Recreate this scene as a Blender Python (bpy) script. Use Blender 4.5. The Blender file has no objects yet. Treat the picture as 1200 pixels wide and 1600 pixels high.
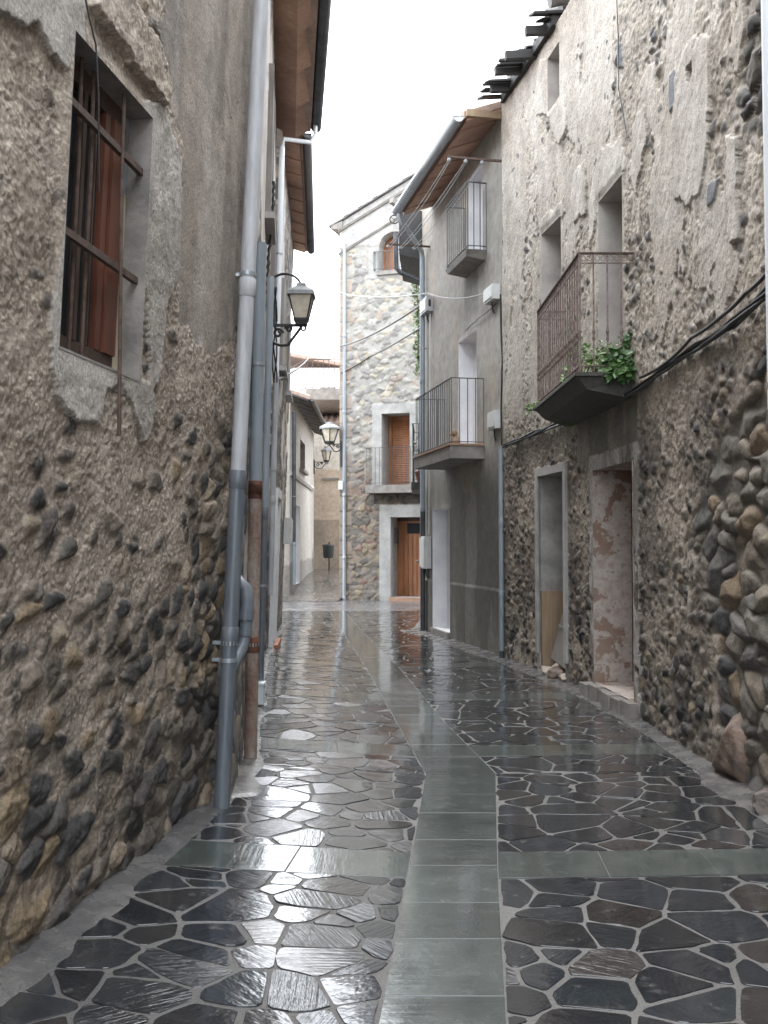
import bpy, math, random
import numpy as np
from mathutils import Vector
random.seed(7)
R = math.radians
scene = bpy.context.scene
COL = scene.collection

# ------------------------------------------------------------------ camera
FPX = 1600 * 35.0 / 36.0
PITCH = math.atan(50 / FPX)
CAM = Vector((0, 0, 1.6))
cam_d = bpy.data.cameras.new('camera')
cam = bpy.data.objects.new('camera', cam_d)
COL.objects.link(cam)
cam.location = CAM
cam.rotation_euler = (math.pi / 2 + PITCH, 0, 0)
cam_d.sensor_fit = 'VERTICAL'
cam_d.sensor_height = 36
cam_d.sensor_width = 27
cam_d.lens = 35
cam_d.clip_start = 0.05
cam_d.clip_end = 1000
scene.camera = cam


def ray(px, py):
    dx = (px - 600) / FPX
    up = (800 - py) / FPX
    c, s = math.cos(PITCH), math.sin(PITCH)
    return Vector((dx, c - s * up, s + c * up))


def at(px, py, Y):
    r = ray(px, py)
    return CAM + r * (Y / r.y)


def on_ground(px, py, z=0.0):
    r = ray(px, py)
    return CAM + r * ((z - CAM.z) / r.z)


# ------------------------------------------------------------------ numpy noise
def hsh(ix, iy, seed):
    h = (ix.astype(np.int64) * 374761393 + iy.astype(np.int64) * 668265263 + seed * 974634777) & 0xFFFFFFFF
    h = ((h ^ (h >> 13)) * 1274126177) & 0xFFFFFFFF
    h = ((h ^ (h >> 16)) * 2246822519) & 0xFFFFFFFF
    h = h ^ (h >> 15)
    return (h & 0xFFFFFF) / float(0x1000000)


def vnoise(x, y, seed):
    ix, iy = np.floor(x), np.floor(y)
    fx, fy = x - ix, y - iy
    fx = fx * fx * (3 - 2 * fx)
    fy = fy * fy * (3 - 2 * fy)
    a = hsh(ix, iy, seed); b = hsh(ix + 1, iy, seed)
    c = hsh(ix, iy + 1, seed); d = hsh(ix + 1, iy + 1, seed)
    return (a * (1 - fx) + b * fx) * (1 - fy) + (c * (1 - fx) + d * fx) * fy


def fbm(x, y, seed, octv=4, gain=0.5):
    t = 0; amp = 1; tot = 0
    for o in range(octv):
        t = t + amp * vnoise(x * 2 ** o + 17.3 * o, y * 2 ** o + 5.1 * o, seed + o)
        tot += amp
        amp *= gain
    return t / tot


def sstep(a, b, x):
    t = np.clip((x - a) / (b - a), 0, 1)
    return t * t * (3 - 2 * t)


FAC = [None]


def facets(lx, lz, a, b, c):
    """broken faces: each stone is cut by a few tilted planes"""
    h = np.ones(lx.shape)
    for k, (q, w) in enumerate(((a, b), (b, c), (c, a), (np.mod(a + b, 1), c))):
        an = (q * 7.3 + k * 1.57) * 2 * math.pi / (1 if k else 1)
        d = lx * np.cos(an) + lz * np.sin(an)
        h = np.minimum(h, 1.0 - np.maximum(0, d - 0.05 - 0.12 * w) * (1.2 + 1.8 * w))
    return np.clip(h, 0, 1)


def vor(s, z, cw, ch, seed, jit=0.85, p=2.6, sv=0.35):
    u, v = s / cw, z / ch
    iv = np.floor(v)
    f1 = np.full(s.shape, 9.0); f2 = np.full(s.shape, 9.0)
    idr = np.zeros(s.shape); ids = np.zeros(s.shape); idt = np.zeros(s.shape)
    lx = np.zeros(s.shape); lz = np.zeros(s.shape)
    for dv in (-1, 0, 1):
        row = iv + dv
        sh = (hsh(row, row * 0 + 3, seed + 9)) * 0.7
        iu = np.floor(u - sh)
        for du in (-2, -1, 0, 1, 2):
            cx = iu + du
            a = hsh(cx, row, seed); b = hsh(cx, row, seed + 1)
            c = hsh(cx, row, seed + 2); d = hsh(cx, row, seed + 3)
            dx = (u - (cx + sh + 0.5 + jit * (a - 0.5))) * cw
            dz = (v - (row + 0.5 + jit * (b - 0.5))) * ch
            an = (d - 0.5) * 1.3
            ca, sa = np.cos(an), np.sin(an)
            rx = (dx * ca + dz * sa) * (ch / cw) ** 0.5
            rz = (-dx * sa + dz * ca) * (cw / ch) ** 0.5
            dist = (np.abs(rx) ** p + np.abs(rz) ** p) ** (1 / p) / (1 - sv / 2 + sv * c)
            closer = dist < f1
            f2 = np.where(closer, f1, np.minimum(f2, dist))
            idr = np.where(closer, c, idr)
            ids = np.where(closer, d, ids)
            idt = np.where(closer, hsh(cx, row, seed + 5), idt)
            lx = np.where(closer, dx / cw, lx); lz = np.where(closer, dz / ch, lz)
            f1 = np.where(closer, dist, f1)
    FAC[0] = facets(lx, lz, ids, idt, idr)
    return f1, f2, idr, ids, idt


def inpoly(s, z, poly):
    ins = np.zeros(s.shape, bool)
    n = len(poly)
    for i in range(n):
        x1, y1 = poly[i]; x2, y2 = poly[(i + 1) % n]
        if y1 == y2:
            continue
        cond = ((y1 > z) != (y2 > z)) & (s < (x2 - x1) * (z - y1) / (y2 - y1) + x1)
        ins ^= cond
    return ins


def mixc(a, b, t):
    return a * (1 - t[..., None]) + b * t[..., None]


def pal(idr, cols):
    cols = np.array(cols)
    k = np.minimum((idr * len(cols)).astype(int), len(cols) - 1)
    return cols[k]


# ------------------------------------------------------------------ materials
class Nodes:
    def __init__(self, name):
        self.m = bpy.data.materials.new(name)
        self.m.use_nodes = True
        self.t = self.m.node_tree
        self.b = self.t.nodes['Principled BSDF']

    def n(self, typ, **kw):
        nd = self.t.nodes.new(typ)
        for k, v in kw.items():
            if k.startswith('i_'):
                nd.inputs[k[2:].replace('_', ' ')].default_value = v
            else:
                setattr(nd, k, v)
        return nd

    def l(self, a, b):
        self.t.links.new(a, b)

    def coord(self, kind='Object', scale=(1, 1, 1)):
        tc = self.n('ShaderNodeTexCoord')
        mp = self.n('ShaderNodeMapping')
        mp.inputs['Scale'].default_value = scale
        self.l(tc.outputs[kind], mp.inputs['Vector'])
        return mp.outputs['Vector']

    def noise(self, scale, detail=4, rough=0.6, kind='Object', stretch=(1, 1, 1), vec=None):
        nd = self.n('ShaderNodeTexNoise')
        nd.inputs['Scale'].default_value = scale
        nd.inputs['Detail'].default_value = detail
        nd.inputs['Roughness'].default_value = rough
        self.l(vec if vec is not None else self.coord(kind, stretch), nd.inputs['Vector'])
        return nd.outputs['Fac']

    def ramp(self, fac, stops):
        r = self.n('ShaderNodeValToRGB')
        el = r.color_ramp.elements
        while len(el) < len(stops):
            el.new(0.5)
        for e, (p, c) in zip(el, stops):
            e.position = p
            e.color = (c, c, c, 1) if isinstance(c, (int, float)) else (*c, 1)
        self.l(fac, r.inputs['Fac'])
        return r.outputs['Color']

    def mix(self, fac, a, b, mode='MIX'):
        m = self.n('ShaderNodeMix', data_type='RGBA', blend_type=mode)
        ins = {'f': m.inputs[0], 'a': m.inputs[6], 'b': m.inputs[7]}
        for k, v in (('f', fac), ('a', a), ('b', b)):
            if hasattr(v, 'is_linked'):
                self.l(v, ins[k])
            elif k == 'f':
                ins[k].default_value = v
            else:
                ins[k].default_value = (*v, 1) if len(v) == 3 else v
        return m.outputs[2]

    def bump(self, h, dist=0.01, strength=1.0, prev=None):
        b = self.n('ShaderNodeBump')
        b.inputs['Distance'].default_value = dist
        b.inputs['Strength'].default_value = strength
        self.l(h, b.inputs['Height'])
        if prev is not None:
            self.l(prev, b.inputs['Normal'])
        return b.outputs['Normal']

    def set(self, color=None, rough=None, metal=None, normal=None, spec=None):
        for key, v in (('Base Color', color), ('Roughness', rough), ('Metallic', metal), ('Normal', normal), ('Specular IOR Level', spec)):
            if v is None:
                continue
            if hasattr(v, 'is_linked'):
                self.l(v, self.b.inputs[key])
            elif key == 'Base Color':
                self.b.inputs[key].default_value = (*v, 1)
            else:
                self.b.inputs[key].default_value = v
        return self.m


def attr_mat(name, rough=(0.55, 0.95), grain=70, bdist=0.006, contrast=0.55, spec=0.4, peb=0):
    N = Nodes(name)
    a = N.n('ShaderNodeAttribute', attribute_name='Col')
    n1 = N.noise(grain, 5, 0.7)
    n2 = N.noise(grain * 0.12, 4, 0.6)
    k = N.ramp(n1, [(0.25, 1 - contrast), (0.75, 1 + contrast * 0.8)])
    c = N.mix(1.0, a.outputs['Color'], k, 'MULTIPLY')
    k2 = N.ramp(n2, [(0.3, 0.78), (0.7, 1.15)])
    c = N.mix(1.0, c, k2, 'MULTIPLY')
    r = N.ramp(n1, [(0.3, rough[0]), (0.7, rough[1])])
    b = N.bump(n1, bdist, 0.9)
    if peb:
        vo = N.n('ShaderNodeTexVoronoi', feature='SMOOTH_F1')
        vo.inputs['Scale'].default_value = peb
        vo.inputs['Randomness'].default_value = 1.0
        N.l(N.coord('Object'), vo.inputs['Vector'])
        pc = N.ramp(vo.outputs['Distance'], [(0.15, 1.22), (0.65, 0.62)])
        msk = N.n('ShaderNodeMath', operation='MULTIPLY')
        N.l(N.ramp(N.noise(5, 4, 0.6), [(0.40, 0.3), (0.58, 0.95)]), msk.inputs[0]); N.l(a.outputs['Alpha'], msk.inputs[1])
        msk = msk.outputs[0]
        c = N.mix(msk, c, N.mix(1.0, c, pc, 'MULTIPLY'))
        ph = N.n('ShaderNodeMath', operation='MULTIPLY')
        N.l(N.ramp(vo.outputs['Distance'], [(0.05, 1.0), (0.7, 0.0)]), ph.inputs[0]); N.l(msk, ph.inputs[1])
        b = N.bump(ph.outputs[0], 0.008, 0.8, b)
    return N.set(c, r, normal=b, spec=spec)


def noisy(name, c1, c2, scale=8, rough=(0.5, 0.8), bd=0.002, stretch=(1, 1, 1), metal=0.0, detail=5, lo=0.35, hi=0.65, bscale=None):
    N = Nodes(name)
    n1 = N.noise(scale, detail, 0.65, stretch=stretch)
    c = N.ramp(n1, [(lo, c1), (hi, c2)])
    r = N.ramp(n1, [(0.3, rough[0]), (0.7, rough[1])])
    b = N.bump(N.noise(bscale, 4, 0.6, stretch=stretch) if bscale else n1, bd, 0.8)
    return N.set(c, r, metal, b)


MAT = {}
MAT['rubble'] = attr_mat('rubble_wall', (0.6, 0.95), 75, 0.006, 0.6, peb=48)
MAT['ruin'] = attr_mat('ruin_wall', (0.5, 0.95), 60, 0.008, 0.62, peb=34)
MAT['render'] = attr_mat('render_wall', (0.7, 0.95), 60, 0.003, 0.18)
MAT['farstone'] = attr_mat('far_stone_wall', (0.6, 0.95), 40, 0.008, 0.3)
MAT['pvc_grey'] = noisy('pvc_grey', (0.36, 0.37, 0.385), (0.51, 0.52, 0.54), 5, (0.35, 0.5), 0.0005, (4, 4, 0.6))
MAT['pvc_dark'] = noisy('pvc_dark', (0.10, 0.118, 0.138), (0.165, 0.18, 0.20), 5, (0.28, 0.45), 0.0005, (4, 4, 0.6))
MAT['pvc_blue'] = noisy('pvc_blue', (0.24, 0.28, 0.32), (0.31, 0.35, 0.39), 4, (0.3, 0.45), 0.0005, (4, 4, 0.6))
MAT['pvc_slate'] = noisy('pvc_slate', (0.13, 0.155, 0.18), (0.18, 0.205, 0.23), 4, (0.3, 0.45), 0.0005, (4, 4, 0.6))
MAT['pvc_white'] = noisy('pvc_white', (0.70, 0.74, 0.78), (0.78, 0.81, 0.84), 4, (0.35, 0.5), 0.0004, (4, 4, 0.6))
MAT['zinc'] = noisy('zinc', (0.30, 0.33, 0.36), (0.42, 0.45, 0.48), 5, (0.35, 0.55), 0.0005, (3, 3, 1), 0.5)
MAT['darkgutter'] = noisy('dark_gutter', (0.05, 0.055, 0.06), (0.10, 0.105, 0.115), 5, (0.4, 0.6), 0.0005, metal=0.3)
MAT['bleached'] = noisy('bleached_rusty_iron', (0.11, 0.07, 0.06), (0.27, 0.22, 0.20), 22, (0.7, 0.9), 0.001)
MAT['iron'] = noisy('black_iron', (0.012, 0.012, 0.013), (0.03, 0.027, 0.025), 30, (0.35, 0.6), 0.0006)
MAT['rustbar'] = noisy('rusty_iron', (0.05, 0.034, 0.028), (0.13, 0.085, 0.065), 25, (0.7, 0.9), 0.001)
MAT['greyiron'] = noisy('painted_iron', (0.05, 0.055, 0.06), (0.09, 0.09, 0.095), 20, (0.4, 0.6), 0.0005)


def _rustpipe():
    N = Nodes('rusty_pipe')
    n1 = N.noise(7, 6, 0.7, stretch=(1, 1, 0.35))
    n2 = N.noise(30, 5, 0.7)
    c = N.ramp(n1, [(0.36, (0.14, 0.055, 0.03)), (0.46, (0.24, 0.14, 0.10)), (0.58, (0.36, 0.31, 0.28))])
    c = N.mix(0.35, c, N.ramp(n2, [(0.3, (0.12, 0.06, 0.04)), (0.7, (0.45, 0.40, 0.37))]))
    return N.set(c, 0.75, normal=N.bump(n2, 0.002))


MAT['rustpipe'] = _rustpipe()
MAT['rust'] = noisy('rust', (0.08, 0.035, 0.022), (0.20, 0.095, 0.06), 18, (0.8, 0.95), 0.002)


def wood(name, a, b, rough=(0.45, 0.7), stretch=(14, 14, 1.0)):
    N = Nodes(name)
    n1 = N.noise(3, 5, 0.6, stretch=stretch)
    n2 = N.noise(1.2, 3, 0.5)
    c = N.ramp(n1, [(0.3, a), (0.7, b)])
    c = N.mix(1.0, c, N.ramp(n2, [(0.3, 0.75), (0.7, 1.2)]), 'MULTIPLY')
    return N.set(c, N.ramp(n1, [(0.3, rough[0]), (0.7, rough[1])]), normal=N.bump(n1, 0.001))


MAT['redwood'] = wood('red_brown_wood', (0.10, 0.035, 0.02), (0.18, 0.065, 0.037), (0.35, 0.55))
MAT['orangewood'] = wood('varnished_wood', (0.25, 0.098, 0.04), (0.38, 0.165, 0.075), (0.35, 0.55))
MAT['soffit'] = wood('soffit_wood', (0.34, 0.20, 0.145), (0.50, 0.32, 0.24), (0.6, 0.8), (1.5, 9, 9))
MAT['soffit_grey'] = wood('weathered_soffit', (0.05, 0.045, 0.04), (0.12, 0.10, 0.09), (0.7, 0.9), (1.5, 9, 9))
MAT['darkwood'] = wood('dark_rotten_wood', (0.012, 0.011, 0.011), (0.032, 0.030, 0.030), (0.5, 0.8), (6, 6, 6))
MAT['tanboard'] = wood('tan_board', (0.24, 0.17, 0.105), (0.34, 0.25, 0.165), (0.6, 0.8))
MAT['greyplank'] = wood('grey_plank', (0.17, 0.155, 0.14), (0.28, 0.26, 0.24), (0.6, 0.8))
MAT['olddoor'] = wood('old_brown_door', (0.05, 0.03, 0.022), (0.10, 0.06, 0.045), (0.6, 0.8))
MAT['tile'] = noisy('roof_tile', (0.27, 0.19, 0.15), (0.40, 0.30, 0.25), 9, (0.7, 0.9), 0.004)
MAT['slate'] = noisy('grey_roof_slab', (0.13, 0.13, 0.13), (0.24, 0.23, 0.22), 7, (0.5, 0.8), 0.004)
MAT['cement'] = noisy('cement', (0.30, 0.29, 0.28), (0.42, 0.41, 0.39), 6, (0.75, 0.9), 0.003, bscale=60)
MAT['darkcement'] = noisy('dark_damp_cement', (0.03, 0.031, 0.027), (0.085, 0.08, 0.07), 5, (0.6, 0.85), 0.005, bscale=40)
MAT['slabcement'] = noisy('balcony_slab', (0.17, 0.16, 0.145), (0.29, 0.27, 0.25), 5, (0.7, 0.9), 0.003, bscale=50)
MAT['whitewash'] = noisy('whitewash', (0.66, 0.66, 0.69), (0.78, 0.78, 0.80), 4, (0.7, 0.9), 0.002, bscale=40)
MAT['whitepaint'] = noisy('white_paint', (0.70, 0.70, 0.71), (0.80, 0.80, 0.80), 5, (0.4, 0.6), 0.0005)
MAT['boxplastic'] = noisy('box_plastic', (0.55, 0.56, 0.55), (0.66, 0.66, 0.64), 6, (0.4, 0.6), 0.0005)
MAT['cable'] = noisy('black_cable', (0.012, 0.012, 0.013), (0.03, 0.03, 0.03), 30, (0.4, 0.6), 0.0003)
MAT['palecable'] = noisy('grey_cable', (0.25, 0.25, 0.25), (0.38, 0.38, 0.38), 30, (0.4, 0.6), 0.0003)
MAT['frost'] = noisy('frosted_lamp_glass', (0.50, 0.45, 0.36), (0.66, 0.60, 0.50), 6, (0.2, 0.35), 0.0003)
MAT['lampcap'] = noisy('lamp_cap', (0.20, 0.21, 0.22), (0.32, 0.33, 0.34), 10, (0.4, 0.6), 0.0005)
MAT['curtain'] = noisy('cream_curtain', (0.48, 0.42, 0.30), (0.62, 0.55, 0.40), 6, (0.8, 0.95), 0.004, (6, 6, 0.3))
MAT['stain_plaster'] = noisy('grey_jamb_plaster', (0.20, 0.195, 0.185), (0.44, 0.42, 0.40), 3.5, (0.75, 0.9), 0.004, lo=0.3, hi=0.7, bscale=35)
MAT['oldjamb'] = noisy('old_jamb_plaster', (0.13, 0.12, 0.11), (0.33, 0.305, 0.285), 4.5, (0.75, 0.9), 0.006, lo=0.3, hi=0.7, bscale=30)
MAT['jamb_upper'] = noisy('pale_jamb_plaster', (0.36, 0.33, 0.31), (0.52, 0.49, 0.46), 3.0, (0.75, 0.9), 0.003, bscale=35)
MAT['rock'] = noisy('loose_rock', (0.08, 0.06, 0.05), (0.24, 0.17, 0.13), 9, (0.5, 0.8), 0.02, bscale=14)
MAT['darkrock'] = noisy('dark_rock', (0.05, 0.04, 0.035), (0.13, 0.10, 0.085), 9, (0.4, 0.7), 0.012, bscale=18)
MAT['rubblestone'] = noisy('pale_rubble', (0.30, 0.24, 0.19), (0.5, 0.43, 0.37), 9, (0.6, 0.8), 0.006, bscale=22)
MAT['terracotta'] = noisy('terracotta', (0.32, 0.12, 0.06), (0.42, 0.17, 0.09), 10, (0.6, 0.8), 0.001)
MAT['bin'] = noisy('bin_metal', (0.025, 0.035, 0.035), (0.05, 0.06, 0.06), 12, (0.4, 0.6), 0.0005)
MAT['stem'] = noisy('stem', (0.06, 0.05, 0.03), (0.12, 0.10, 0.05), 12, (0.7, 0.9), 0.001)
MAT['dark'] = noisy('dark_interior', (0.012, 0.011, 0.01), (0.03, 0.028, 0.025), 5, (0.8, 0.95), 0.002)
MAT['earthtile'] = noisy('step_tile', (0.30, 0.17, 0.11), (0.40, 0.25, 0.17), 6, (0.3, 0.5), 0.001)
MAT['clay'] = noisy('animal_clay', (0.25, 0.17, 0.11), (0.40, 0.29, 0.2), 20, (0.6, 0.8), 0.002)


def _peel():
    N = Nodes('peeling_paint')
    n1 = N.noise(3.2, 7, 0.68)
    n2 = N.noise(11, 6, 0.7)
    n3 = N.noise(1.8, 4, 0.6)
    base = N.ramp(n3, [(0.40, (0.25, 0.16, 0.125)), (0.58, (0.28, 0.21, 0.165))])
    c = N.mix(N.ramp(n1, [(0.455, 0.0), (0.48, 1.0)]), base, N.ramp(n2, [(0.35, (0.34, 0.27, 0.235)), (0.6, (0.50, 0.45, 0.41))]))
    c = N.mix(N.ramp(n2, [(0.60, 0.0), (0.64, 0.7)]), c, (0.22, 0.19, 0.165))
    return N.set(c, 0.85, normal=N.bump(n1, 0.004, 0.7))


MAT['peel'] = _peel()


def _glass():
    N = Nodes('window_glass')
    N.set((0.03, 0.035, 0.04), 0.05, spec=0.6)
    return N.m


MAT['glass'] = _glass()


def leafmat(name, a, b):
    N = Nodes(name)
    oi = N.n('ShaderNodeNewGeometry')
    c = N.ramp(oi.outputs['Random Per Island'], [(0.1, a), (0.9, b)])
    N.set(c, 0.4)
    N.b.inputs['Transmission Weight'].default_value = 0.0
    return N.m


MAT['leaf'] = leafmat('leaf', (0.04, 0.10, 0.03), (0.13, 0.23, 0.08))
MAT['leaf_light'] = leafmat('leaf_light', (0.07, 0.14, 0.03), (0.15, 0.24, 0.06))
MAT['leaf_vine'] = leafmat('leaf_vine', (0.05, 0.08, 0.03), (0.12, 0.16, 0.07))


# ------------------------------------------------------------------ mesh builder
def wloc(o):
    v = Vector((0, 0, 0))
    while o is not None:
        v = v + Vector(o.location)
        o = o.parent
    return v


class MB:
    def __init__(self):
        self.v = []; self.f = []; self.smooth = set()

    def add(self, vs, fs, smooth=False):
        b = len(self.v)
        self.v += [tuple(v) for v in vs]
        for f in fs:
            if smooth:
                self.smooth.add(len(self.f))
            self.f.append([i + b for i in f])
        return self

    def hexa(self, p):
        return self.add(p, [(0, 3, 2, 1), (4, 5, 6, 7), (0, 1, 5, 4), (1, 2, 6, 5), (2, 3, 7, 6), (3, 0, 4, 7)])

    def box(self, x0, x1, y0, y1, z0, z1):
        return self.hexa([(x0, y0, z0), (x1, y0, z0), (x1, y1, z0), (x0, y1, z0), (x0, y0, z1), (x1, y0, z1), (x1, y1, z1), (x0, y1, z1)])

    def wbox(self, w, s0, s1, z0, z1, o0, o1):
        P = w.P
        return self.hexa([P(s0, z0, o0), P(s1, z0, o0), P(s1, z0, o1), P(s0, z0, o1), P(s0, z1, o0), P(s1, z1, o0), P(s1, z1, o1), P(s0, z1, o1)])

    def quad(self, a, b, c, d):
        return self.add([a, b, c, d], [(0, 1, 2, 3)])

    def tube(self, pts, r, n=10, caps=True):
        pts = [Vector(p) for p in pts]
        rs = r if isinstance(r, (list, tuple)) else [r] * len(pts)
        rings = []
        ref = None
        for i, p in enumerate(pts):
            a = pts[max(0, i - 1)]; b = pts[min(len(pts) - 1, i + 1)]
            t = (b - a).normalized()
            if ref is None:
                ref = Vector((0, 0, 1)) if abs(t.z) < 0.9 else Vector((1, 0, 0))
            u = (ref - t * ref.dot(t)).normalized()
            ref = u
            w = t.cross(u)
            rings.append([p + (u * math.cos(2 * math.pi * k / n) + w * math.sin(2 * math.pi * k / n)) * rs[i] for k in range(n)])
        vs = [q for rg in rings for q in rg]
        fs = []
        for i in range(len(pts) - 1):
            for k in range(n):
                fs.append((i * n + k, i * n + (k + 1) % n, (i + 1) * n + (k + 1) % n, (i + 1) * n + k))
        self.add(vs, fs, True)
        if caps:
            self.add(rings[0], [tuple(range(n - 1, -1, -1))])
            self.add(rings[-1], [tuple(range(n))])
        return self

    def bar(self, a, b, w, h=None):
        a, b = Vector(a), Vector(b)
        h = h or w
        t = (b - a).normalized()
        ref = Vector((0, 0, 1)) if abs(t.z) < 0.9 else Vector((0, 1, 0))
        u = t.cross(ref).normalized() * w / 2
        v = t.cross(u).normalized() * h / 2
        return self.hexa([a - u - v, a + u - v, a + u + v, a - u + v, b - u - v, b + u - v, b + u + v, b - u + v])

    def lathe(self, c, prof, n=12, axis='z'):
        c = Vector(c)
        vs = []
        for (r, h) in prof:
            for k in range(n):
                a = 2 * math.pi * k / n
                vs.append(c + Vector((r * math.cos(a), r * math.sin(a), h)))
        fs = []
        for i in range(len(prof) - 1):
            for k in range(n):
                fs.append((i * n + k, i * n + (k + 1) % n, (i + 1) * n + (k + 1) % n, (i + 1) * n + k))
        self.add(vs, fs, n > 7)
        self.add(vs[:n], [tuple(range(n - 1, -1, -1))])
        self.add(vs[-n:], [tuple(range(n))])
        return self

    def gutter(self, a, b, r, n=8):
        """half-round open channel from a to b"""
        a, b = Vector(a), Vector(b)
        t = (b - a).normalized()
        u = t.cross(Vector((0, 0, 1))).normalized()
        w = Vector((0, 0, 1))
        vs = []
        for p in (a, b):
            for rr in (r, r * 0.86):
                for k in range(n + 1):
                    an = math.pi + math.pi * k / n
                    vs.append(p + u * math.cos(an) * rr + w * math.sin(an) * rr)
        m = n + 1
        fs = []
        for k in range(n):
            fs.append((k, k + 1, 2 * m + k + 1, 2 * m + k))
            fs.append((m + k + 1, m + k, 3 * m + k, 3 * m + k + 1))
        fs += [(0, 2 * m, 3 * m, m), (n, m + n, 3 * m + n, 2 * m + n)]
        fs += [tuple(range(m)), tuple(range(3 * m - 1, 2 * m - 1, -1))]
        self.add(vs, fs, True)
        return self

    def build(self, name, mat, parent=None, loc=None):
        off = Vector((0, 0, 0))
        if parent is not None:
            off = wloc(parent)
        elif loc is not None:
            off = Vector(loc)
        me = bpy.data.meshes.new(name)
        me.from_pydata([(v[0] - off[0], v[1] - off[1], v[2] - off[2]) for v in self.v], [], self.f)
        if self.smooth:
            me.polygons.foreach_set('use_smooth', [i in self.smooth for i in range(len(self.f))])
        me.update()
        me.materials.append(MAT[mat] if isinstance(mat, str) else mat)
        o = bpy.data.objects.new(name, me)
        COL.objects.link(o)
        if parent is not None:
            o.parent = parent
        elif loc is not None:
            o.location = loc
        return o


def tag(o, label=None, cat=None, group=None, kind=None):
    if label: o['label'] = label
    if cat: o['category'] = cat
    if group: o['group'] = group
    if kind: o['kind'] = kind
    return o


def thing(name, loc, label, cat, group=None):
    o = bpy.data.objects.new(name, None)
    o.empty_display_size = 0.2
    COL.objects.link(o)
    o.location = loc
    return tag(o, label, cat, group)


# ------------------------------------------------------------------ walls
class Wall:
    def __init__(self, pts, side, lean=0.0):
        """side: -1 = outward normal towards -x (right-hand houses), +1 towards +x, 0 = facing the viewer"""
        self.p = np.array(pts, float)
        d = np.diff(self.p, axis=0)
        self.seg = np.hypot(d[:, 0], d[:, 1])
        self.s = np.concatenate([[0], np.cumsum(self.seg)])
        self.L = self.s[-1]
        t = d / self.seg[:, None]
        nn = np.stack([t[:, 1], -t[:, 0]], 1)
        if side < 0 or (side == 0 and nn[0][1] > 0):
            nn = -nn
        vn = np.zeros_like(self.p)
        vn[:-1] += nn; vn[1:] += nn
        vn /= np.hypot(vn[:, 0], vn[:, 1])[:, None]
        self.n = vn
        self.lean = lean

    def arr(self, s, z, o):
        x = np.interp(s, self.s, self.p[:, 0]); y = np.interp(s, self.s, self.p[:, 1])
        nx = np.interp(s, self.s, self.n[:, 0]); ny = np.interp(s, self.s, self.n[:, 1])
        return x + nx * (o + self.lean * z), y + ny * (o + self.lean * z), z

    def P(self, s, z, o=0.0):
        if s < 0 or s > self.L:
            k = 0 if s < 0 else -1
            e = 0.0 if s < 0 else self.L
            a, b = (self.p[0], self.p[1]) if s < 0 else (self.p[-2], self.p[-1])
            t = (b - a) / np.hypot(*(b - a))
            q = self.P(e, z, o)
            return Vector((q.x + t[0] * (s - e), q.y + t[1] * (s - e), z))
        x, y, z = self.arr(np.float64(s), z, o)
        return Vector((float(x), float(y), float(z)))

    def atY(self, y):
        return float(np.interp(y, self.p[:, 1], self.s))

    def pix(self, px, py, o=0.0):
        """pixel -> (s, z) on this wall"""
        r = ray(px, py)
        S = np.linspace(0, self.L, 8001)
        kx, kz = r.x / r.y, r.z / r.y
        z = np.full(S.shape, 1.6)
        for _ in range(4):
            x, y, _z = self.arr(S, z, o)
            z = 1.6 + kz * y
        x, y, _z = self.arr(S, z, o)
        k = int(np.argmin(np.abs(x - kx * y)))
        return float(S[k]), float(z[k])

    def S(self, px, py=850):
        return self.pix(px, py)[0]

    def Z(self, px, py):
        return self.pix(px, py)[1]


def coords(a, b, step, brk):
    if isinstance(step, list):
        out = [coords(p, q, st, brk) for (p, q, st) in step]
        return np.concatenate([o[:-1] for o in out[:-1]] + [out[-1]])
    pts = sorted(set([a, b] + [x for x in brk if a < x < b]))
    out = []
    for p, q in zip(pts[:-1], pts[1:]):
        n = max(1, int(round((q - p) / step)))
        out += list(np.linspace(p, q, n + 1)[:-1])
    out.append(b)
    return np.array(out)


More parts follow.
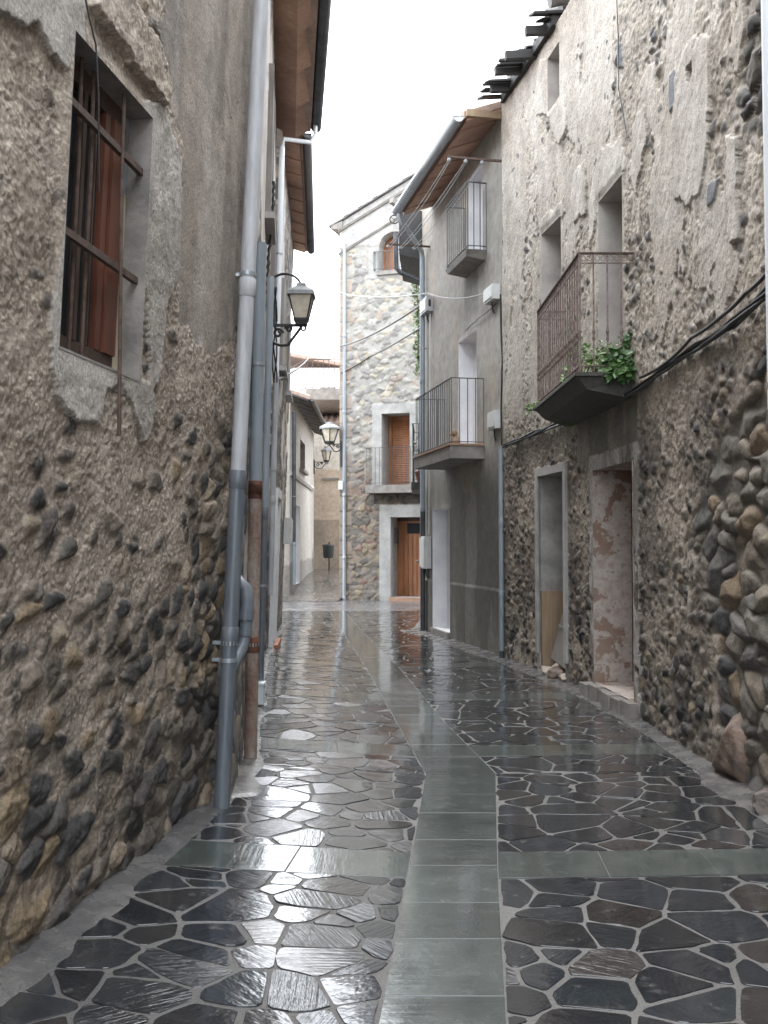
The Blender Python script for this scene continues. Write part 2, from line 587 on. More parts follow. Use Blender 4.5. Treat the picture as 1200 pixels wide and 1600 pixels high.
def shell(name, w, s0, s1, z0, z1, ds, dz, field, openings, mat, parent, depth=0.5, topf=None, edge_h=0.012):
    """dense relief of a wall face with openings cut out and its edges turned back into the wall"""
    S = coords(s0, s1, ds, [x for o in openings for x in o[:2]])
    Z = coords(z0, z1, dz, [x for o in openings for x in o[2:4]])
    ns, nz = len(S), len(Z)
    s, z = np.meshgrid(S, Z)
    h, col = field(s, z)
    fade = np.ones(s.shape)
    for (a, b, c, d) in openings:
        dx = np.maximum(np.maximum(a - s, s - b), 0); dzz = np.maximum(np.maximum(c - z, z - d), 0)
        fade = np.minimum(fade, sstep(0.0, 0.09, np.hypot(dx, dzz)))
    h = h * fade + edge_h * (1 - fade)
    zz = z
    if topf is not None:
        zz = np.minimum(z, topf(s))
    x, y, zz = w.arr(s, zz, h)
    V = np.stack([x, y, zz], -1).reshape(-1, 3)
    if col.shape[-1] == 3:
        col = np.concatenate([col, np.ones(s.shape + (1,))], -1)
    C = np.clip(col, 0, 1).reshape(-1, 4)
    cs = (S[:-1] + S[1:]) / 2; cz = (Z[:-1] + Z[1:]) / 2
    keep = np.ones((nz - 1, ns - 1), bool)
    for (a, b, c, d) in openings:
        keep &= ~(((cs > a) & (cs < b))[None, :] & ((cz > c) & (cz < d))[:, None])
    if topf is not None:
        keep &= (Z[:-1, None] < np.maximum(topf(S[:-1]), topf(S[1:]))[None, :])
    idx = np.arange(nz * ns).reshape(nz, ns)
    q = np.stack([idx[:-1, :-1], idx[:-1, 1:], idx[1:, 1:], idx[1:, :-1]], -1)[keep]
    # border strip turned back
    border = np.concatenate([idx[:, 0], idx[-1, 1:], idx[-2::-1, -1]])
    bs = s.reshape(-1)[border]; bz = zz.reshape(-1)[border]
    bx, by, bz2 = w.arr(bs, bz, np.full(bs.shape, -depth))
    nb = len(border)
    base = len(V)
    V = np.concatenate([V, np.stack([bx, by, bz2], -1)])
    C = np.concatenate([C, C[border]])
    i = np.arange(nb - 1)
    q2 = np.stack([border[i], border[i + 1], base + i + 1, base + i], -1)
    F = np.concatenate([q, q2]).astype(np.int32)
    off = wloc(parent)
    V = V - np.array(off)
    me = bpy.data.meshes.new(name)
    me.vertices.add(len(V)); me.vertices.foreach_set('co', V.astype(np.float32).ravel())
    me.loops.add(len(F) * 4); me.loops.foreach_set('vertex_index', F.ravel())
    me.polygons.add(len(F)); me.polygons.foreach_set('loop_start', np.arange(0, len(F) * 4, 4, dtype=np.int32))
    me.polygons.foreach_set('use_smooth', np.ones(len(F), bool))
    me.update(calc_edges=True)
    ca = me.color_attributes.new('Col', 'FLOAT_COLOR', 'POINT')
    ca.data.foreach_set('color', C.astype(np.float32).ravel())
    me.materials.append(MAT[mat])
    o = bpy.data.objects.new(name, me)
    COL.objects.link(o)
    o.parent = parent
    return o


def plain_field(c, amp=0.01, var=0.25, seed=3, sc=1.2):
    c = np.array(c)

    def f(s, z):
        n = fbm(s * sc, z * sc, seed, 5)
        st = fbm(s * 5, z * 0.6, seed + 7, 4)
        col = c * (1 + var * 2 * (n - 0.5) + var * (st - 0.5))[..., None]
        return amp * (n - 0.5) * 2, col
    return f


def core(mb, w, s0, s1, z1, depth0, depth1, z0=-0.2):
    """solid body of the house behind its street face"""
    n = max(1, int((s1 - s0) / 2))
    for k in range(n):
        a = s0 + (s1 - s0) * k / n; b = s0 + (s1 - s0) * (k + 1) / n
        mb.wbox(w, a, b, z0, z1, -depth1, -depth0)
    return mb


def reveal(mb, w, o, depth, front=0.012):
    a, b, c, d = o
    P = w.P
    mb.quad(P(a, c, front), P(a, d, front), P(a, d, -depth), P(a, c, -depth))
    mb.quad(P(b, c, front), P(b, d, front), P(b, d, -depth), P(b, c, -depth))
    mb.quad(P(a, d, front), P(b, d, front), P(b, d, -depth), P(a, d, -depth))
    mb.quad(P(a, c, front), P(b, c, front), P(b, c, -depth), P(a, c, -depth))
    return mb


def railing(parent, pts, z0, z1, mats, spacing=0.11, r=0.008, top=(0.04, 0.012), mid=None, postr=None, topmat=None):
    """handrail, bottom rail and separate balusters along a plan polyline"""
    mb = MB()
    for a, b in zip(pts[:-1], pts[1:]):
        mb.bar((a[0], a[1], z1), (b[0], b[1], z1), *top)
    mb.build('handrail', topmat or mats, parent)
    mb = MB()
    for a, b in zip(pts[:-1], pts[1:]):
        mb.bar((a[0], a[1], z0 + 0.05), (b[0], b[1], z0 + 0.05), 0.022, 0.01)
        if mid:
            mb.bar((a[0], a[1], mid), (b[0], b[1], mid), 0.016, 0.008)
    mb.build('bottom_rail', mats, parent)
    for i, (a, b) in enumerate(zip(pts[:-1], pts[1:])):
        L = math.hypot(b[0] - a[0], b[1] - a[1])
        n = max(1, round(L / spacing))
        for k in range(n + (i == len(pts) - 2)):
            t = k / n
            x, y = a[0] + (b[0] - a[0]) * t, a[1] + (b[1] - a[1]) * t
            rr = (postr or r) if k == 0 else r
            MB().bar((x, y, z0 + 0.0), (x, y, z1 - 0.004), rr * 2).build('baluster', mats, parent)

# ================================================================== WALL LINES (plan, metres)
def lineY(x0, y0, slope, ya, yb):
    return [(x0 + slope * (ya - y0), ya), (x0 + slope * (yb - y0), yb)]


W0 = Wall(lineY(-1.05, 6.07, 0.1434, -6, 6.12), +1, lean=0.044)          # rubble house, left
W1 = Wall(lineY(-0.945, 6.3, -0.097, 6.1, 14.2), +1, lean=0.02)           # house with the wooden eave
W2 = Wall(lineY(-1.70, 14.2, -0.063, 14.2, 20.0), +1, lean=0.03)          # long pale house
WR = Wall([(2.50, -6), (2.41, 3), (2.38, 6.3), (2.36, 7.2), (2.345, 8), (2.32, 9), (2.26, 10), (2.17, 11), (2.06, 11.8), (1.90, 12.8), (1.70, 13.8)], -1)
WG = Wall(lineY(1.70, 13.8, -0.206, 13.8, 18.55), -1)
WG2 = Wall([(0.86, 18.6), (1.15, 24.5)], -1)
cS, sS = math.cos(R(18)), math.sin(R(18))
WS = Wall([(-1.27, 28.7), (-1.27 + 4.5 * cS, 28.7 - 4.5 * sS)], 0)
W4 = Wall([(-2.75, 29.0), (-2.74, 38.8)], +1)
WB = Wall([(-4.5, 40.3), (3.5, 40.3)], 0)

# ------------------------------------------------------------------ fields
STONE_DARK = [(0.035, 0.035, 0.036), (0.055, 0.052, 0.050), (0.12, 0.108, 0.096), (0.19, 0.165, 0.14), (0.085, 0.08, 0.074), (0.045, 0.045, 0.048), (0.23, 0.195, 0.155), (0.13, 0.115, 0.10), (0.22, 0.175, 0.12), (0.09, 0.08, 0.075)]

op0 = (W0.pix(104, 300, .07)[0], W0.pix(232, 300, .07)[0], W0.pix(100, 548, .07)[1], W0.pix(112, 42, .07)[1])
P0 = lambda *pts: [W0.pix(*p) for p in pts]
poly_smooth = P0((238, -150), (400, -150), (376, 430), (352, 520), (318, 560), (262, 500), (248, 330), (268, 240), (236, 130))
poly_surr = P0((40, -80), (108, -80), (104, 400), (98, 545), (160, 590), (216, 600), (222, 640), (205, 690), (188, 645), (168, 600), (140, 612), (132, 660), (95, 662), (60, 620), (50, 520), (66, 400), (86, 240), (90, 60))
poly_surr2 = P0((200, 160), (232, 165), (262, 250), (262, 420), (240, 480), (226, 600), (212, 620))
poly_topleft = P0((-60, -80), (95, -80), (92, 60), (80, 105), (52, 92), (30, 48), (-40, 20))
poly_lip = P0((115, 10), (150, -40), (190, 20), (222, 75), (240, 140), (232, 165), (185, 105))


def field_L0(s, z):
    y = np.interp(s, W0.s, W0.p[:, 1])
    w1 = fbm(s * 4, z * 4, 11, 3) - 0.5
    w2 = fbm(s * 4 + 9, z * 4, 12, 3) - 0.5
    sw, zw = s + 0.09 * w1, z + 0.09 * w2
    # stones lie tilted in their courses
    f1, f2, ir, ia, it = vor(sw, zw - 0.12 * sw, 0.16, 0.11, 21, sv=0.8)
    fa1 = FAC[0]
    g1, g2, jr, ja, jt = vor(sw + 3, zw - 0.12 * sw, 0.22, 0.145, 31, sv=0.8)
    fa2 = FAC[0]
    n_big = fbm(s * 0.9, z * 0.9, 41, 4)
    low = 1 - sstep(0.45, 1.15, z + 0.6 * (n_big - 0.5))
    e1 = np.clip((f2 - f1) / 0.04, 0, 1); e2 = np.clip((g2 - g1) / 0.05, 0, 1)
    p1 = np.sqrt(1 - (1 - e1) ** 2) * (.3 + .7 * fa1); p2 = np.sqrt(1 - (1 - e2) ** 2) * (.3 + .7 * fa2)
    surf = fbm(s * 14, z * 14, 51, 4) - 0.5
    fine = fbm(s * 45, z * 45, 52, 3) - 0.5
    st1 = p1 * (0.012 + 0.055 * hsh(np.round(ir * 5000), np.round(it * 5000), 77)) + 0.02 * surf * p1
    st2 = p2 * (0.028 + 0.045 * jt) + 0.03 * surf * p2 + .012 * fine
    rid = np.abs(fbm(s * 22, z * 22, 53, 3) - .5)
    st1 = st1 + p1 * (.010 - .07 * rid * (rid < .14))
    st2 = st2 + p2 * (.010 - .07 * rid * (rid < .14))
    st = np.where(low > 0.5, st2, st1) + 0
    idt = np.where(low > 0.5, jt, it); idc = np.where(low > 0.5, jr, ir)
    corner = sstep(5.15, 5.8, y + 0.5 * (n_big - 0.5)) * (1 - sstep(1.9, 2.35, z + 0.7 * (n_big - 0.5)))
    mort = np.interp(z, [0, 0.6, 1.0, 1.35, 1.75, 2.3, 3, 6], [0.012, 0.014, 0.019, 0.031, 0.043, 0.052, 0.057, 0.059])
    mort = mort + 0.034 * (fbm(s * 1.9, z * 1.9, 61, 3) - 0.5) * 1.4 - 0.034 * corner
    rough = 0.009 * surf + 0.014 * fine
    pl = np.zeros(s.shape, bool)
    jx = 0.10 * (fbm(s * 9, z * 9, 71, 4) - 0.5); jz = 0.10 * (fbm(s * 9, z * 9, 72, 4) - 0.5)
    smooth = inpoly(s + jx * 2, z + jz * 2, poly_smooth)
    surr = inpoly(s + jx * .6, z + jz * .6, poly_surr) | inpoly(s + jx * .5, z + jz * .5, poly_surr2)
    topl = inpoly(s + jx, z + jz, poly_topleft)
    lip = inpoly(s + jx * .6, z + jz * .6, poly_lip)
    mh = mort + rough
    soft = 0.058 + 0.012 * (fbm(s * 1.5, z * 1.5, 81, 4) - 0.5) + 0.006 * surf
    mh = np.where(smooth, soft, mh)
    mh = np.where(topl, 0.078 + 0.008 * surf, mh)
    mh = np.where(surr, 0.074 + 0.012 * surf + 0.005 * fine, mh)
    mh = np.where(lip, 0.10 + 0.03 * surf, mh)
    # cracks in the smooth render
    ck = np.abs(fbm(s * 1.7 + 4, z * 1.1, 91, 4) - 0.5)
    mh = np.where(smooth & (ck < 0.0012), mh - 0.004, mh)
    stone = (st > mh) & ~(smooth | surr | topl | lip)
    ex = st - mh
    h = np.where(stone, mh + np.where(ex < .008, ex * .6, .0048 + (ex - .008) * .62), mh)
    # colours
    sc = pal(np.mod(idt * 7.13 + idc, 1), STONE_DARK)
    lich = fbm(s * 7, z * 7, 101, 4)
    sc = (sc * np.array((1.05, 0.98, 0.88)) + 0.02) * (0.6 + 0.9 * lich)[..., None]
    thin = sstep(0.018, 0.001, st - mh + 0.014 * (fbm(s * 11, z * 11, 105, 4) - .5))                      # mortar smeared over the stone edges
    mc = np.array((0.51, 0.435, 0.36)); md = np.array((0.41, 0.34, 0.275))
    mcol = mixc(np.broadcast_to(mc, s.shape + (3,)), np.broadcast_to(md, s.shape + (3,)), sstep(0.35, 0.65, fbm(s * 2.3, z * 2.3, 111, 4)))
    mcol = mcol * (0.80 + 0.20 * sstep(0.1, 1.6, z))[..., None]
    sc = mixc(sc, mcol, thin * 0.8)
    smc = mixc(np.broadcast_to(np.array((0.37, 0.32, 0.27)), s.shape + (3,)), np.broadcast_to(np.array((0.46, 0.41, 0.365)), s.shape + (3,)), sstep(0.35, 0.65, fbm(s * 3.5, z * 0.7, 121, 4)))
    dirt = sstep(0.5, 0.7, fbm(s * 5, z * 1.2, 122, 5)) * 0.35
    smc = smc * (1 - dirt)[..., None]
    suc = mixc(np.broadcast_to(np.array((0.54, 0.50, 0.455)), s.shape + (3,)), np.broadcast_to(np.array((0.39, 0.355, 0.315)), s.shape + (3,)), sstep(0.4, 0.68, fbm(s * 4, z * 2, 131, 4)))
    col = np.where(stone[..., None], sc, mcol)
    col = np.where(smooth[..., None], smc, col)
    col = np.where((surr | topl)[..., None], suc, col)
    col = np.where(lip[..., None], mcol * 1.05, col)
    # darker strip at the far corner
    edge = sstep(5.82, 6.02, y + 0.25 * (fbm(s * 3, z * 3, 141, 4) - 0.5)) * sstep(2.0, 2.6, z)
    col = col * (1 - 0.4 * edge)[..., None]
    al = np.where(stone, 0.25, 1.0)
    al = np.where(smooth, 0.10, al)
    al = np.where(surr | topl, 0.3, al)
    return h, np.concatenate([col, al[..., None]], -1)


# ------------------------------------------------------------------ ruined house openings
def opR(pxfar, pxnear, pytop, pybot, ref_top, ref_bot):
    sf = WR.pix(pxfar, ref_top)[0]; sn = WR.pix(pxnear, ref_top)[0]
    return (min(sn, sf), max(sn, sf), WR.pix(*pybot)[1], WR.pix(*pytop)[1])


dr1 = (WR.S(889), WR.S(848), 0.10, WR.Z(848, 745))
dr2 = (WR.S(997), WR.S(934), 0.17, WR.Z(936, 735))
wr1 = (WR.S(885), WR.S(853.5), 4.2, WR.Z(853.5, 365))
wr2 = (WR.S(983.5), WR.S(945), 3.2, WR.Z(945, 313))
wra = (WR.S(884), WR.S(865), 6.85, 7.5)
OPS_R = [dr1, dr2, wr1, wr2, wra]
PR = lambda *pts: [WR.pix(*p) for p in pts]
patches_R = [PR((1066, 120), (1090, 60), (1118, 55), (1122, 150), (1118, 230), (1105, 300), (1082, 315), (1060, 305), (1062, 190)),
             PR((850, 90), (868, 86), (868, 165), (890, 150), (892, 200), (880, 230), (862, 180), (840, 175)),
             PR((1000, 190), (1016, 170), (1022, 215), (1004, 300), (996, 290)),
             PR((905, 270), (922, 255), (924, 330), (905, 345), (900, 320)),
             PR((945, 235), (982, 215), (986, 270), (945, 312), (930, 390), (928, 320)),
             PR((1148, 200), (1165, 215), (1168, 380), (1152, 380)),
             PR((850, 345), (888, 315), (890, 335), (853, 368))]


def field_R(s, z):
    y = np.interp(s, WR.s, WR.p[:, 1])
    w1 = fbm(s * 5, z * 5, 211, 3) - 0.5
    w2 = fbm(s * 5 + 9, z * 5, 212, 3) - 0.5
    sw, zw = s + 0.07 * w1, z + 0.07 * w2
    nb = fbm(s * 1.1, z * 1.1, 215, 4)
    f1, f2, ir, ia, it = vor(sw, zw, 0.13, 0.10, 221, sv=0.9)
    fa1 = FAC[0]
    g1, g2, jr, ja, jt = vor(s + 0.06 * w1 + 5, z + 0.06 * w2, 0.33, 0.165, 231, sv=1.0)
    fa2 = FAC[0]
    e1 = np.clip((f2 - f1) / 0.04, 0, 1); e2 = np.clip((g2 - g1) / 0.075, 0, 1)
    p1 = np.sqrt(1 - (1 - e1) ** 2) * (.35 + .65 * fa1); p2 = np.sqrt(1 - (1 - e2) ** 2) * (.35 + .65 * fa2)
    surf = fbm(s * 13, z * 13, 251, 4) - 0.5
    fine = fbm(s * 40, z * 40, 252, 3) - 0.5
    thr = np.interp(z, [0, 1.5, 2.2, 3.2, 6], [6.8, 7.3, 7.1, 6.1, 6.25])
    bm = sstep(-0.35, 0.35, thr - y + (nb - 0.5) * 1.3)
    rnd = hsh(np.round(ir * 5000), np.round(it * 5000), 277)
    st1 = p1 * (0.012 + 0.05 * rnd) + 0.02 * surf * p1
    st2 = p2 * (0.052 + 0.055 * jt) + 0.03 * surf * p2 + .01 * fine - 0.025
    ml = np.interp(z, [0, 1, 2.4, 3, 5, 8], [0.010, 0.020, 0.030, 0.036, 0.039, 0.042]) + 0.04 * (fbm(s * 2.4, z * 2.4, 261, 4) - 0.5) * 1.4 + 0.022 * surf + 0.02 * fine
    ml2 = -0.004 + 0.01 * surf + 0.05 * (fbm(s * 1.8, z * 1.8, 262, 3) - 0.5) * (z > 2.6)
    h1 = np.maximum(ml, ml + (st1 - ml) * .8); h2 = np.maximum(ml2, ml2 + (st2 - ml2) * .72)
    is1 = st1 > ml; is2 = st2 > ml2
    jx = 0.09 * (fbm(s * 8, z * 8, 271, 4) - 0.5); jz = 0.16 * (fbm(s * 8, z * 5, 272, 4) - 0.5)
    pt = np.zeros(s.shape, bool)
    for pg in patches_R:
        pt |= inpoly(s + jx, z + jz, pg)
    up = sstep(2.6, 3.8, z)
    lime = (fbm(s * 1.4, z * 0.8, 281, 5) + 0.14 * sstep(11.0, 12.6, y) * up + .05 * sstep(4.5, 6.5, z)) > (0.532 + 0.2 * (1 - up))
    pt2 = lime & (bm < 0.4) & ~pt
    is1 = is1 & ~(pt2 & (st1 < ml + .022))
    h1 = np.where(pt2 & ~is1, ml * .4 + .042 * .6, h1)
    h = h1 * (1 - bm) + h2 * bm
    h = np.where(pt, np.maximum(h, 0.066 + 0.012 * surf), h)
    h = np.where(pt2, np.maximum(h1, .4 * ml + .033), h)
    up2 = sstep(2.3, 3.4, z + (nb - .5))
    sc1 = pal(np.mod(it * 5.3 + ir, 1), STONE_DARK) * (0.85 + 0.5 * up2)[..., None] * (0.7 + 0.8 * fbm(s * 8, z * 8, 291, 4))[..., None]
    sc1 = sc1 * (1 - up2)[..., None] + (0.6 * sc1 + 0.075) * up2[..., None]
    pal2 = [(0.13, 0.118, 0.10), (0.16, 0.14, 0.115), (0.09, 0.085, 0.078), (0.14, 0.125, 0.105), (0.19, 0.16, 0.125), (0.11, 0.10, 0.092), (0.20, 0.15, 0.10), (0.065, 0.063, 0.062)]
    sc2 = pal(np.mod(jt * 5.3 + jr, 1), pal2) * (0.65 + 0.7 * fbm(s * 8, z * 8, 292, 4))[..., None]
    vbig = (z > 3.0)
    sc2 = np.where(vbig[..., None], sc2 * 0.65, sc2 * 1.1)
    mcu = mixc(np.broadcast_to(np.array((0.45, 0.397, 0.33)), s.shape + (3,)), np.broadcast_to(np.array((0.36, 0.315, 0.26)), s.shape + (3,)), sstep(0.38, 0.62, fbm(s * 2.1, z * 1.2, 301, 5)))
    mcu = mixc(mcu, np.broadcast_to(np.array((0.54, 0.49, 0.43)), s.shape + (3,)), sstep(0.5, 0.66, fbm(s * 3.5, z * 1.6, 302, 5)) * 0.8)
    mcl = mixc(np.broadcast_to(np.array((0.38, 0.325, 0.265)), s.shape + (3,)), np.broadcast_to(np.array((0.21, 0.175, 0.145)), s.shape + (3,)), sstep(0.38, 0.62, fbm(s * 2.1, z * 2.1, 303, 5)))
    mc = mixc(mcl, mcu, up2)
    thin = sstep(0.02, 0.003, st1 - ml)
    sc1 = mixc(sc1, mc, thin * 0.75)
    c1 = np.where(is1[..., None], sc1, mc)
    gap = np.broadcast_to(np.array((0.12, 0.10, 0.08)), s.shape + (3,))
    gap = np.where(vbig[..., None], mcu * 0.9, gap)
    c2 = np.where(is2[..., None], sc2, gap)
    col = mixc(c1, c2, sstep(0.35, 0.65, bm))
    wh = mixc(np.broadcast_to(np.array((0.52, 0.48, 0.43)), s.shape + (3,)), np.broadcast_to(np.array((0.43, 0.385, 0.335)), s.shape + (3,)), sstep(0.4, 0.65, fbm(s * 4, z * 1.5, 311, 4)))
    col = np.where(pt[..., None], wh, col)
    col = np.where((pt2 & ~is1)[..., None], mixc(wh, mc, np.full(s.shape, 0.45)), col)
    # damp plaster apron below the balcony
    ap = inpoly(s + jx, z + jz, apron_R)
    col = np.where(ap[..., None], mixc(np.broadcast_to(np.array((0.12, 0.11, 0.085)), s.shape + (3,)), np.broadcast_to(np.array((0.22, 0.19, 0.155)), s.shape + (3,)), sstep(0.4, 0.65, fbm(s * 3, z * 2, 321, 4))), col)
    h = np.where(ap, 0.05 + 0.012 * surf, h)
    # cement bands round the two doors
    for (a, b, c, d), bw in ((dr1, 0.11), (dr2, 0.16)):
        m = (s > a - bw + jx) & (s < b + bw + jx) & (z < d + bw + jz * .3)
        cc = mixc(np.broadcast_to(np.array((0.42, 0.40, 0.37)), s.shape + (3,)), np.broadcast_to(np.array((0.25, 0.225, 0.20)), s.shape + (3,)), sstep(0.4, 0.6, fbm(s * 5, z * 2, 331, 4)))
        m = m & ((fbm(s * 6, z * 3, 341, 4) > 0.36) | (bw < 0.15))
        col = np.where(m[..., None], cc, col)
        h = np.where(m, 0.045 + 0.008 * surf, h)
    hole = inpoly(s + jx * .15, z + jz * .1, slot_R)
    h = np.where(hole, -.12, h); col = np.where(hole[..., None], np.array((.10, .085, .07)), col)
    slate_ = inpoly(s + jx * .2, z + jz * .15, slate_R[0]) | inpoly(s + jx * .2, z + jz * .15, slate_R[1]) | inpoly(s + jx * .2, z + jz * .15, slate_R[2])
    h = np.where(slate_, .06 + .004 * surf, h); col = np.where(slate_[..., None], np.array((.16, .175, .19)), col)
    al = np.where(is1, .2, .75) * (1 - .6 * up) * (1 - bm)
    return h, np.concatenate([col, al[..., None]], -1)


slot_R = PR((1084, 108), (1094, 94), (1095, 115), (1088, 138))
slate_R = [PR((1056, 118), (1066, 105), (1066, 160), (1056, 178)), PR((1118, 290), (1136, 276), (1128, 312), (1116, 325)), PR((972, 70), (978, 66), (980, 104), (974, 108))]
apron_R = PR((908, 735), (908, 640), (1004, 612), (1004, 700), (990, 735))

# ------------------------------------------------------------------ roofs
def roof(parent, w, s0, s1, z, over, inward, slope, soffit_mat, gutter_mat=None, profile=None, tile='tile', thick=0.10, gr=0.07, panel=1.0, g0=None, g1=None, gutter_z=0.05):
    """tiled slab with a boarded soffit and a gutter along the eave; z is the soffit height at its outer edge"""
    P = w.P
    mb = MB()
    n = max(2, int((s1 - s0) / 0.11)); 
    top = []; bot = []
    for k in range(n + 1):
        s = s0 + (s1 - s0) * k / n
        hh = 0.05 if k % 2 else 0.0
        zo = z + 0.03
        zi = z + 0.03 + (over + inward) * slope
        top += [P(s, zo + thick + hh, over + 0.04), P(s, zi + thick + hh, -inward)]
        bot += [P(s, zo, over + 0.04), P(s, zi, -inward)]
    m = len(top)
    fs = []
    for k in range(n):
        fs.append((2 * k, 2 * k + 2, 2 * k + 3, 2 * k + 1))
        fs.append((m + 2 * k, m + 2 * k + 1, m + 2 * k + 3, m + 2 * k + 2))
        fs.append((2 * k, m + 2 * k, m + 2 * k + 2, 2 * k + 2))
    fs += [(0, 1, m + 1, m), (2 * n, m + 2 * n, m + 2 * n + 1, 2 * n + 1)]
    mb.add(top + bot, fs)
    r = mb.build('roof', tile, parent)
    mb = MB()
    prof = profile or [(0.0, over * slope), (over, 0.0)]
    q = max(1, int(round((s1 - s0) / panel)))
    for k in range(q):
        a = s0 + (s1 - s0) * k / q; b = s0 + (s1 - s0) * (k + 1) / q - 0.006
        dz = -0.02 if k % 2 else 0.0
        for (o0, z0), (o1, z1) in zip(prof[:-1], prof[1:]):
            tk = 0.03
            da, db = (dz, dz) if panel < .9 else (.03, -.06)
            mb.hexa([P(a, z + z0 + da, o0), P(b, z + z0 + db, o0), P(b, z + z1 + db, o1), P(a, z + z1 + da, o1),
                     P(a, z + z0 + tk, o0), P(b, z + z0 + tk, o0), P(b, z + z1 + tk, o1), P(a, z + z1 + tk, o1)])
    mb.build('soffit', soffit_mat, r)
    if gutter_mat:
        a = s0 if g0 is None else g0; b = s1 if g1 is None else g1
        MB().gutter(P(a, z + gutter_z, over + 0.04 + gr), P(b, z + gutter_z, over + 0.04 + gr), gr).build('gutter', gutter_mat, r)
    return r


# ================================================================== LEFT: rubble house
h0 = thing('rubble_house', (-1.6, 3, 0), 'rough rubble house in the left foreground with flaking mortar and a barred brown window', 'house')
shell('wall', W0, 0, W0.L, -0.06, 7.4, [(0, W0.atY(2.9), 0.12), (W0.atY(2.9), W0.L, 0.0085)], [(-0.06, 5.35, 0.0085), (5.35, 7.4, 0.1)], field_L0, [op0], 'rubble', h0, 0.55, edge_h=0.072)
core(MB(), W0, 0, W0.L, 7.38, 0.54, 5).build('house_core', 'dark', h0)
roof(h0, W0, 0, W0.L, 7.4, 0.35, 4.5, 0.3, 'soffit', None)
win = reveal(MB(), W0, op0, 0.26, 0.074).build('window', 'oldjamb', h0)
a, b, c, d = op0
sM = b - 0.075
mb = MB()
rz = -0.03
mb.wbox(W0, a, sM, c, c + 0.10, rz - 0.05, rz).wbox(W0, a, sM, d - 0.08, d, rz - 0.05, rz)
for (p, q, o) in ((a, a + 0.05, 0), (sM - 0.40, sM - 0.37, 0.004), (sM - 0.28, sM - 0.268, 0.004)):
    mb.wbox(W0, p, q, c + 0.10, d - 0.08, rz - 0.05, rz + o)
mb.build('frame', 'olddoor', win)
mb = MB()
mb.wbox(W0, sM - 0.12, sM, c + 0.102, d - 0.082, rz - 0.05, rz + .012).wbox(W0, sM - .19, sM - .14, c + .102, d - .082, rz - .05, rz + .003)
mb.build('stile', 'redwood', win)
MB().wbox(W0, a + 0.03, sM - 0.03, c + 0.05, d - 0.05, rz - 0.032, rz - 0.026).build('pane', 'glass', win)
mb = MB(); mb.wbox(W0, sM + 0.002, b - 0.002, c + 0.002, d - 0.35, rz - 0.045, rz - 0.005)
mb.build('side_board', 'curtain', win)
MB().wbox(W0, sM + 0.002, b - 0.002, d - 0.349, d - 0.002, rz - 0.045, rz - 0.008).build('upper_side_board', 'pvc_blue', win)
for zz in (c + .46, c + .955):
    pa, pb = W0.P(a + 0.002, zz, 0.045), W0.P(b - 0.002, zz, 0.03)
    MB().bar(pa, pb, 0.022, 0.03).build('crossbar', 'rustbar', win)
for px_, dz_ in ((118, .02), (138, .02), (174, -.27)):
    s_ = W0.pix(px_, 400, .02)[0]
    zlo = c + dz_
    o_ = 0.05 if dz_ < 0 else 0.012
    MB().tube([W0.P(s_, zlo, o_ + (0.045 if dz_ < 0 else 0)), W0.P(s_, c + .8, o_), W0.P(s_, d + .03, o_ - 0.01)], 0.0085, 8).build('window_bar', 'rustbar', win)
# broken sill stone
mb = MB(); mb.wbox(W0, a + 0.004, b - 0.004, c - 0.08, c + 0.012, -0.2, 0.068); mb.build('sill', 'stain_plaster', win)

# ================================================================== LEFT: house with wooden eave
h1 = thing('townhouse', (-1.6, 10, 0), 'pale narrow house with scalloped brown boarded eave and dark gutter behind the grey drainpipes', 'house')
f1_ = plain_field((0.50, 0.46, 0.42), 0.012, 0.3, 401, 1.3)


def field_L1(s, z):
    h, col = f1_(s, z)
    f1, f2, ir, ia, it = vor(s, z, 0.2, 0.15, 411)
    e = np.clip((f2 - f1) / 0.05, 0, 1)
    m = sstep(0.45, 0.55, fbm(s * 0.8, z * 0.8, 415, 4) + 0.35 * (1 - sstep(0.4, 2.6, z)))
    sc = pal(np.mod(it * 3.1 + ir, 1), STONE_DARK)
    mm = m * (e > 0.25)
    return h + m * (np.sqrt(1 - (1 - e) ** 2) * 0.04 - 0.03), mixc(col, sc * 1.1 + 0.05, mm)


shell('wall', W1, 0, W1.L, -0.05, 7.75, 0.03, 0.03, field_L1, [], 'render', h1, 0.5)
core(MB(), W1, 0, W1.L, 7.7, 0.49, 5).build('house_core', 'dark', h1)
roof(h1, W1, 0.15, W1.L - 0.05, 7.52, 0.46, 4.5, 0.3, 'soffit', 'darkgutter', [(0.0, 0.14), (0.28, 0.0), (0.46, 0.10)], gr=0.075, gutter_z=0.10)
# shuttered window slots that read edge-on under the eave
for yy, z0_, z1_ in ((10.2, 4.9, 6.4), (13.0, 4.7, 6.0)):
    s_ = W1.atY(yy)
    wn = MB().wbox(W1, s_ - 0.45, s_ + 0.45, z0_ - 0.07, z0_ - 0.005, 0.0, 0.10).build('window', 'cement', h1)
    mb = MB()
    for k in range(16):
        zz = z0_ + (z1_ - z0_) * k / 16
        mb.wbox(W1, s_ - 0.38, s_ + 0.38, zz, zz + (z1_ - z0_) / 16 - 0.02, 0.01, 0.05)
    mb.wbox(W1, s_ - 0.42, s_ - 0.38, z0_, z1_, 0.0, 0.06).wbox(W1, s_ + 0.38, s_ + 0.42, z0_, z1_, 0.0, 0.06)
    mb.build('shutter', 'greyplank', wn)

# ================================================================== LEFT: long pale house
h2 = thing('townhouse', (-2.2, 17, 0), 'worn pale house with flat reddish soffit and white framed doorway beyond the lamp', 'house')
f2_ = plain_field((0.52, 0.47, 0.43), 0.012, 0.3, 421, 1.1)


